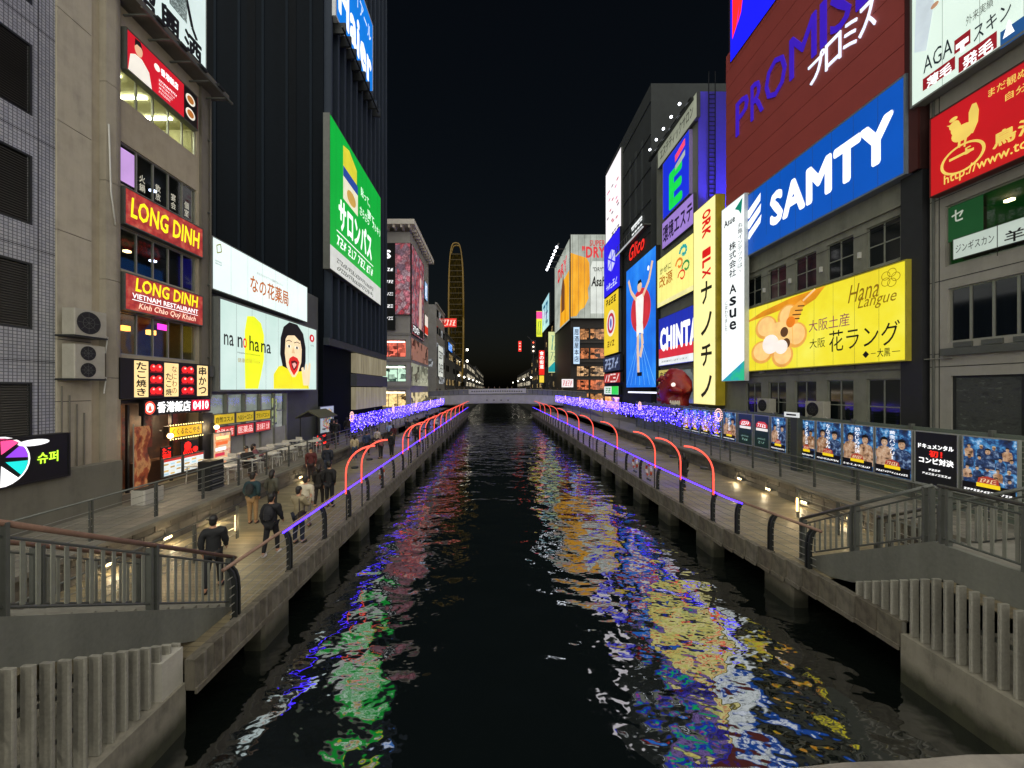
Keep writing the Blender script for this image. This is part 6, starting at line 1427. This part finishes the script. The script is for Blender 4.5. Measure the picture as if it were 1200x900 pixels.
    for S, sg in (('L', 1), ('R', -1)):                      # five fingers per hand, nose and ears on the head
        h = Vector(J['hd'+S][:3]); d = (h-Vector(J['wr'+S][:3])).normalized(); sd_ = Vector((0, 1, 0)); sd_ = (sd_ - d*sd_.dot(d)).normalized(); inn = d.cross(sd_)
        for k in range(4):
            o0 = h - d*.01 + sd_*(.03-.02*k); L = (.055, .07, .075, .065)[k]; b.tube([o0, o0+d*L*.55, o0+d*L*.95+inn*.012*sg], [.0095, .0085, .007], 5)
        o0 = h - d*.05 - sd_*.035; b.tube([o0, o0+d*.03-sd_*.02, o0+d*.06-sd_*.022], [.011, .01, .008], 5)
    hx, hy, hz, _ = J['head1']
    b.tube([(hx, hy-.085, hz+.01), (hx, hy-.105, hz-.025), (hx, hy-.088, hz-.035)], [.008, .014, .008], 6)
    for sg in (-1, 1): b.ball(hx+sg*.082, hy+.01, hz-.01, .012, .022, .032, 6, 5)
    grow = lambda k, g: (*J[k][:3], tuple(q+g for q in J[k][3]) if isinstance(J[k][3], tuple) else J[k][3]+g)
    up = {k: grow(k, .042) for k in ('pelvis', 'waist', 'chest', 'shoul', 'shL', 'shR', 'elL', 'elR', 'wrL', 'wrR')}
    nk = J['neck']; up['collar'] = (nk[0], nk[1], nk[2]-.02, .066)
    up['pelvis'] = (*J['pelvis'][:2], J['pelvis'][2]-.09, (.185, .15)); up['waist'] = (*J['waist'][:3], (.165, .13)); up['elL'] = grow('elL', .024); up['elR'] = grow('elR', .024); up['wrL'] = grow('wrL', .02); up['wrR'] = grow('wrR', .02)
    Eu = [('pelvis', 'waist'), ('waist', 'chest'), ('chest', 'shoul'), ('shoul', 'collar')] + [(x+S, y+S) for S in 'LR' for x, y in (('sh', 'el'), ('el', 'wr'))] + [('shoul', 'sh'+S) for S in 'LR']
    if P['coat']:
        up['hem'] = (0, .02, J['pelvis'][2]-.42, (.2, .17)); Eu.append(('pelvis', 'hem'))
    jacket = skin_mesh(up, Eu, 'waist', 2)
    if jacket:
        from mathutils import noise as mnz
        jv = []
        cz_ = J['chest'][2]
        for x, y, z in jacket[0]:
            q = Vector((x*9, y*9, z*16)); a = mnz.noise(q)*.016 + mnz.noise(q*2.3)*.007; d = Vector((x, y, 0)); d = d.normalized() if d.length > 1e-4 else d
            jv.append((x+d.x*a, y+d.y*a, z+.4*a))
        jacket = (jv, jacket[1])
    lo = {k: grow(k, .018) for k in ('pelvis', 'hpL', 'hpR', 'knL', 'knR', 'anL', 'anR')}
    trous = skin_mesh(lo, [('pelvis', 'hp'+S) for S in 'LR'] + [('hp'+S, 'kn'+S) for S in 'LR'] + [('kn'+S, 'an'+S) for S in 'LR'], 'pelvis')
    sh = [skin_mesh({'a': (*J['heel'+S][:3], .064), 'b': (*J['toe'+S][:3], (.066, .055))}, [('a', 'b')], 'a') for S in 'LR']
    hr = B()
    hr.ball(hx, hy+.022, hz+.03, .094, .1, .1, 14, 10); hr.ball(hx, hy+.055, hz-.03, .08, .065, .1, 12, 8)
    long = B(); long.ball(hx, hy+.022, hz+.035, .098, .104, .1, 14, 10); long.tube([(hx, hy+.05, hz+.05), (hx, hy+.075, hz-.08), (hx, hy+.075, hz-.24)], [.09, .095, .06], 10)
    POSES[pose] = ((b.v, b.f), jacket, trous, sh, (hr.v, hr.f), (long.v, long.f), J)
    return POSES[pose]
MC = {}
def pm_(key, data, mat):
    k = (key, mat.name)
    if k not in MC:
        b = B(); b.v, b.f = list(data[0]), list(data[1]); MC[k] = b.mesh(key.split('/')[0], mat, True)
    return MC[k]
SKIN = paint('#b98a6c', .6, .1, bump=0)
def person(label, loc, rz, pose, jacket, trousers, shoes='#20201f', hair='#14110f', longhair=False, h=1.0, group=None):
    body, jk, tr, shs, hs, hl, J = pose_meshes(pose)
    o = T('person', label, 'person', loc, R(rz), group); o.scale = (h, h, h)
    link('body', pm_('body/'+pose, body, SKIN), o)
    if jk: link('jacket', pm_('jacket/'+pose, jk, paint(jacket, .8, .25, 0, 5, .3)), o)
    if tr: link('trousers', pm_('trousers/'+pose, tr, paint(trousers, .8, .2, 0, 5, .3)), o)
    for k, q in enumerate(shs):
        if q: link('shoe', pm_(f'shoe/{pose}{k}', q, paint(shoes, .6, .15)), o)
    link('hair', pm_(('longhair/' if longhair else 'hair/')+pose, hl if longhair else hs, paint(hair, .5, .2, 0, 20)), o)
    return o
def on_deck(px, Y): return ((px-VX)/F*Y, Y, 0.0)
PEOPLE = [
 ((-6.75, 9.0, 0), 200, 'walk', '#15171a', '#191a1d', '#20201f', '#0f0d0c', False, 1.0, 'person in a dark jacket at the foot of the picket stairway'),
 (on_deck(318, 10.9), 182, 'walk', '#101116', '#0f1013', '#c8c8c4', '#0c0b0b', False, 1.0, 'person all in black with white shoes walking away on the boardwalk'),
 (on_deck(350, 11.7), 160, 'phone', '#8f8468', '#1c2234', '#302c28', '#15110f', False, 1.0, 'person in a beige coat with a shoulder bag beside the blue lit railing'),
 (on_deck(358, 13.1), 190, 'stand', '#c4bca6', '#7a7468', '#3a3530', '#17120f', False, 1.0, 'person in a cream top standing beside the one with the shoulder bag'),
 (on_deck(296, 13.4), 185, 'pockets', '#16333a', '#8a6f4c', '#3a2c22', '#120f0d', False, 1.03, 'person in a dark teal jacket and tan trousers walking away'),
 (on_deck(319, 14.3), 175, 'pockets', '#4a4a40', '#2c2d2c', '#28241f', '#15110f', True, .97, 'person in a mottled grey green jacket beside the teal jacket'),
 (on_deck(374, 15.4), 182, 'step', '#1a1715', '#1f1a18', '#6a6460', '#1a1210', True, .97, 'long haired person in a dark brown coat, one of a pair by the railing'),
 (on_deck(386, 15.3), 178, 'pockets', '#0e0f12', '#141519', '#301c1c', '#0e0c0b', False, 1.05, 'tall person in black, one of a pair by the railing'),
 ((-9.6, 19.6, 0), 20, 'stand', '#54201f', '#2a1c1c', '#26201c', '#130f0d', False, 1.0, 'person in a dark red jacket facing up the boardwalk beside the stone wall'),
 ((-9.0, 20.2, 0), 190, 'pockets', '#171d2a', '#222838', '#20201f', '#120f0d', False, 1.05, 'person in a navy jacket beside the dark red jacket'),
 ((-11.6, 17.6, TZ-.05), 60, 'sit', '#242220', '#3a3632', '#20201f', '#120f0d', False, 1.0, 'person in dark clothes seated at the white tables under the pink poster'),
 ((-11.9, 18.7, TZ-.05), 120, 'sit', '#7a4a52', '#3a3236', '#20201f', '#1c1512', True, .97, 'long haired person in dusty pink seated at the white tables'),
 ((-11.4, 27.0, TZ), 190, 'stand', '#121418', '#17181c', '#20201f', '#100e0c', False, 1.03, 'person in black among the terrace crowd by the mural board'),
 ((-12.0, 27.9, TZ), 30, 'stand', '#1d2026', '#23252a', '#20201f', '#100e0c', False, 1.0, 'person in charcoal facing the canal in the terrace crowd'),
 ((-12.5, 28.8, TZ), 150, 'phone', '#4f4636', '#2a2a2c', '#20201f', '#16110e', True, .97, 'long haired person in olive holding a phone in the terrace crowd'),
 ((-11.5, 30.0, TZ), 170, 'pockets', '#3a2c20', '#24262c', '#20201f', '#100e0c', False, 1.0, 'person in a brown jacket in the terrace crowd'),
 ((-11.3, 31.6, TZ), 10, 'step', '#9a927e', '#3a3d48', '#20201f', '#16110e', False, .98, 'person in a pale jacket coming out of the terrace crowd'),
 ((-9.5, 25.4, 0), 200, 'stand', '#b9a98a', '#37465e', '#c0bdb4', '#1a1310', True, .97, 'long haired person in tan with blue jeans by the terrace wall lights'),
 ((-9.3, 27.2, 0), 175, 'walk', '#2b3b5c', '#1d2028', '#20201f', '#120f0d', False, 1.0, 'person in a blue jacket walking below the light curtain'),
 ((-7.9, 26.0, 0), 240, 'lean', '#8a5a62', '#25262a', '#20201f', '#140f0d', True, .97, 'long haired person in pink leaning over the boardwalk between the arches'),
 ((-7.3, 26.5, 0), 150, 'stand', '#16181d', '#1b1c20', '#20201f', '#100e0c', False, 1.02, 'person in black next to the one in pink between the arches'),
 ((-6.4, 31.5, 0), 90, 'lean', '#1c1d22', '#20222a', '#20201f', '#100e0c', False, 1.0, 'person in dark clothes leaning at the railing under the arches'),
 ((-6.5, 36.0, 0), 100, 'stand', '#2c2a2a', '#1d1d22', '#20201f', '#100e0c', False, 1.0, 'person in grey at the railing far along the arches'),
 ((-8.3, 40.0, 0), 185, 'walk', '#16181c', '#1b1c20', '#20201f', '#100e0c', False, 1.0, 'person in black walking far along the crowded boardwalk'),
 ((-7.6, 47.0, 0), 5, 'walk', '#3a2a26', '#1b1c20', '#20201f', '#100e0c', False, 1.0, 'person in brown walking back far along the crowded boardwalk'),
 ((9.05, 18.0, 0), 185, 'coat', '#0f0e10', '#121214', '#1a1a1a', '#100c0b', True, .98, 'long haired person in a black coat walking alone past the red arches'),
]
crowd = ['black puffer jacket', 'grey hooded jacket', 'navy parka', 'brown coat', 'olive jacket', 'cream sweater', 'maroon jacket', 'pale blue shirt', 'dark green coat', 'tan trench coat', 'charcoal suit', 'white jacket', 'plum coat', 'denim jacket', 'mustard jacket', 'slate cardigan']
ccol = ['#101114', '#55575a', '#161d30', '#3a2a1e', '#3f4028', '#b5ab94', '#4a1a1e', '#8fa4b8', '#1a2c22', '#8a7656', '#26272a', '#c4c2ba', '#3c2238', '#34465e', '#8a6a22', '#4a5560']
cpos = [(-12.2, 31.0, TZ), (-11.2, 33.0, TZ), (-12.6, 34.2, TZ), (-11.7, 36.0, TZ), (-12.3, 38.5, TZ), (-9.4, 30.0, 0), (-8.8, 32.5, 0), (-9.7, 34.5, 0), (-7.2, 34.0, 0), (-8.0, 37.0, 0), (-9.2, 39.5, 0), (-6.6, 42.0, 0), (-7.8, 44.0, 0), (-9.0, 50.0, 0), (-7.0, 53.0, 0), (-8.4, 57.0, 0)]
for k, (cw_, cc_, cp_) in enumerate(zip(crowd, ccol, cpos)):
    PEOPLE.append((cp_, rnd.choice((0, 20, 170, 190, 200, 90)), ('stand', 'step', 'pockets', 'phone', 'walk')[k % 5], cc_, rnd.choice(('#16171a', '#262a34', '#3a342c')), '#20201f', '#120f0d', k % 3 == 0, .95+.02*(k % 5), f'person in a {cw_} among the far crowd ' + ('on the terrace before the tower' if cp_[2] else 'on the boardwalk by the arches')))
for loc, rz, pose, jc, tc_, sc_, hc, lh, hh, lb in PEOPLE: person(lb, loc, rz, pose, jc, tc_, sc_, hc, lh, hh)
bg = T('shoulder_bag', 'dark brown shoulder bag carried by the person in the beige coat', 'bag', (-5.93, 11.5, .95))
B().cbox(-.06, .06, -.14, .14, -.12, .1, .03).build('pouch', paint('#2c2119', .6, .2), bg); B().tube([(0, -.12, .1), (-.06, -.02, .5), (-.1, .1, .1)], .012, 6).build('strap', paint('#2c2119', .6, .2), bg)
for k in range(22):
    x = -13.5 + 1.35*k + rnd.uniform(-.4, .4); y = 82 + rnd.uniform(0, 5)
    person('small distant person on the far bridge', (x, y, top(x)), rnd.choice((0, 90, 180, 270)), rnd.choice(('stand', 'step', 'pockets')), rnd.choice(('#15161a', '#22242a', '#3a2a26', '#5a5448', '#1a2436')), '#1b1c20', group='people on the far bridge')

# ------------------------------------------------------------------ terrace furniture: white tables, stools, stall
def table(x, y, label):
    o = T('white_table', label, 'table', (x, y, TZ), 0, 'white tables before the pharmacy')
    wm = paint('#c9c8c0', .5, .1); B().cbox(-.38, .38, -.38, .38, .7, .74, .05).build('tabletop', wm, o)
    for a in (-.32, .32):
        for c in (-.32, .32): B().tube([(a, c, 0), (a*.9, c*.9, .7)], .02, 6).build('leg', wm, o)
def chair(x, y, rz, label):
    o = T('white_chair', label, 'chair', (x, y, TZ), R(rz), 'white chairs before the pharmacy')
    wm = paint('#bdbcb4', .5, .1); B().cbox(-.22, .22, -.22, .22, .42, .46, .04).build('seat', wm, o); B().box(-.21, .21, .19, .225, .6, .9).build('backrest', wm, o)
    for a in (-.19, .19):
        for c in (-.19, .19): B().tube([(a, c, 0), (a*.95, c*.95, .42)], .017, 6).build('leg', wm, o)
        B().tube([(a, .2, .44), (a, .21, .88)], .015, 6).build('back_post', wm, o)
for k in range(6):
    y = 16.0 + 1.55*k
    table(-11.45, y, f'white square table on the terrace, row beside the wire railing'); table(-12.75, y+.2, 'white square table on the terrace, row close to the storefront')
    chair(-11.5, y+.62, 180 if k % 2 else 170, 'white chair pushed up to a table on the terrace, row beside the wire railing'); chair(-12.7, y+.8, 180, 'white chair pushed up to a table on the terrace, row close to the storefront')
sl_ = T('street_stall', 'small dark roofed stall behind the white tables', 'stall', (-12.3, 26.0, TZ), R(90))
for a in (-1.1, 1.1):
    for c in (-.6, .6): B().tube([(a, c, 0), (a, c, 2.1)], .03, 6).build('post', DARKSTEEL, sl_)
B().prismx([(-.85, 2.05), (0, 2.5), (.85, 2.05), (.85, 2.12), (0, 2.6), (-.85, 2.12)], -1.3, 1.3).build('roof', paint('#4a4a3c', .7, .25), sl_); B().box(-1.0, 1.0, -.5, -.42, .1, .95).build('counter', paint('#5a4a3a', .6, .2), sl_)
ns = T('red_letter_sign', 'glowing red rounded letters on the front of the small stall', 'neon sign', (-11.75, 24.6, TZ+.15), LEFT)
B().cbox(-.15, 1.65, .0, .06, .0, .85, .02).build('backing', BLACKP, ns); text(ns, 'たこ', 0, 1.5, .08, .78, emit('#ff2a1e', 1.8), -.02, bold=.05)
pb = T('potted_box', 'white planter box against the terrace parapet near the takeaway shop', 'planter', (-12.3, 13.3, TZ)); B().cbox(-.25, .25, -.4, .4, 0, .5, .04).build('box', paint('#b5b2a8', .6, .15), pb); B().cbox(-.2, .2, -.35, .35, .5, .52, .03).build('soil', paint('#2a241c', .9, .2), pb)
vc = T('vent_cabinet', 'dark louvred cabinet standing at the terrace railing before the shop pillar', 'cabinet', (-11.15, 14.7, TZ), LEFT)
B().cbox(0, .75, 0, .5, 0, 1.15, .02).build('casing', DARKSTEEL, vc)
for k in range(8): B().prismx([(-.02, .1+.125*k), (-.06, .06+.125*k), (-.06, .08+.125*k), (-.02, .13+.125*k)], .05, .7).build('slat', paint('#3a3d3d', .5, .2), vc)
# backpacks on two of the walkers, conduits and meter boxes on the facades
for (x, y, z, c, lb) in ((-8.65, 13.22, 1.28, '#1c2022', 'dark backpack worn over the dark teal jacket'), (-6.47, 10.72, 1.25, '#191a20', 'black backpack worn by the walker with white shoes')):
    bp_ = T('backpack', lb, 'backpack', (x, y, z)); B().ball(0, 0, 0, .15, .09, .21, 12, 8).build('pack', paint(c, .8, .25, 0, 8), bp_, smooth=True); B().cbox(-.1, .1, -.11, -.05, -.16, .0, .03).build('pocket', paint(c, .7, .2), bp_)
sb_ = [o_ for o_ in bpy.data.objects if o_.name == 'shop_building'][0]; ob_ = [o_ for o_ in bpy.data.objects if o_.name == 'billboard_building'][0]; gb_ = [o_ for o_ in bpy.data.objects if o_.name == 'grey_office_building'][0]; tb_ = [o_ for o_ in bpy.data.objects if o_.name == 'tiled_building'][0]
B().tube([(.3, -.3, 13.4), (.34, -.34, 11.0), (.5, -.34, 9.9)], .025, 6).build('loose_cable', WHITEP, sb_, smooth=True)
B().tube([(5.2, -.2, 3.6), (5.2, -.2, 18)], .045, 8).build('drain_pipe', paint('#5a564c', .6, .2), sb_)
for z_ in (5.5, 9.0, 12.5, 16.0): B().box(5.1, 5.3, -.2, -.12, z_, z_+.06).build('pipe_clip', STEEL, sb_)
B().box(5.0, 5.3, -.32, -.13, 4.6, 5.1).build('meter_box', STEEL, sb_)
for k in range(4): B().tube([(7.05+.22*k, -.1, .2), (7.05+.22*k, -.1, 4.1-.3*k)], .022, 6).build('conduit', paint('#6a675d', .6, .2), tb_)
for k in range(3): B().box(.3+3.9*k, .75+3.9*k, -.16, -.01, 5.0-TZ+.9, 5.5-TZ+1.0).build('meter_box', paint('#8a8b80', .5, .2), ob_)
B().tube([(0, -.08, 6.3), (4, -.1, 6.22), (9, -.1, 6.28), (13.4, -.08, 6.2)], .02, 6).build('cable', BLACKP, ob_); B().tube([(0, -.06, 11.95), (6, -.08, 11.9), (13.4, -.06, 11.97)], .018, 6).build('cable', BLACKP, ob_)
B().tube([(.18, -.06, .1), (.18, -.06, 26)], .04, 8).build('drain_pipe', STEEL, gb_)
bpy.data.scenes.remove(WORK)
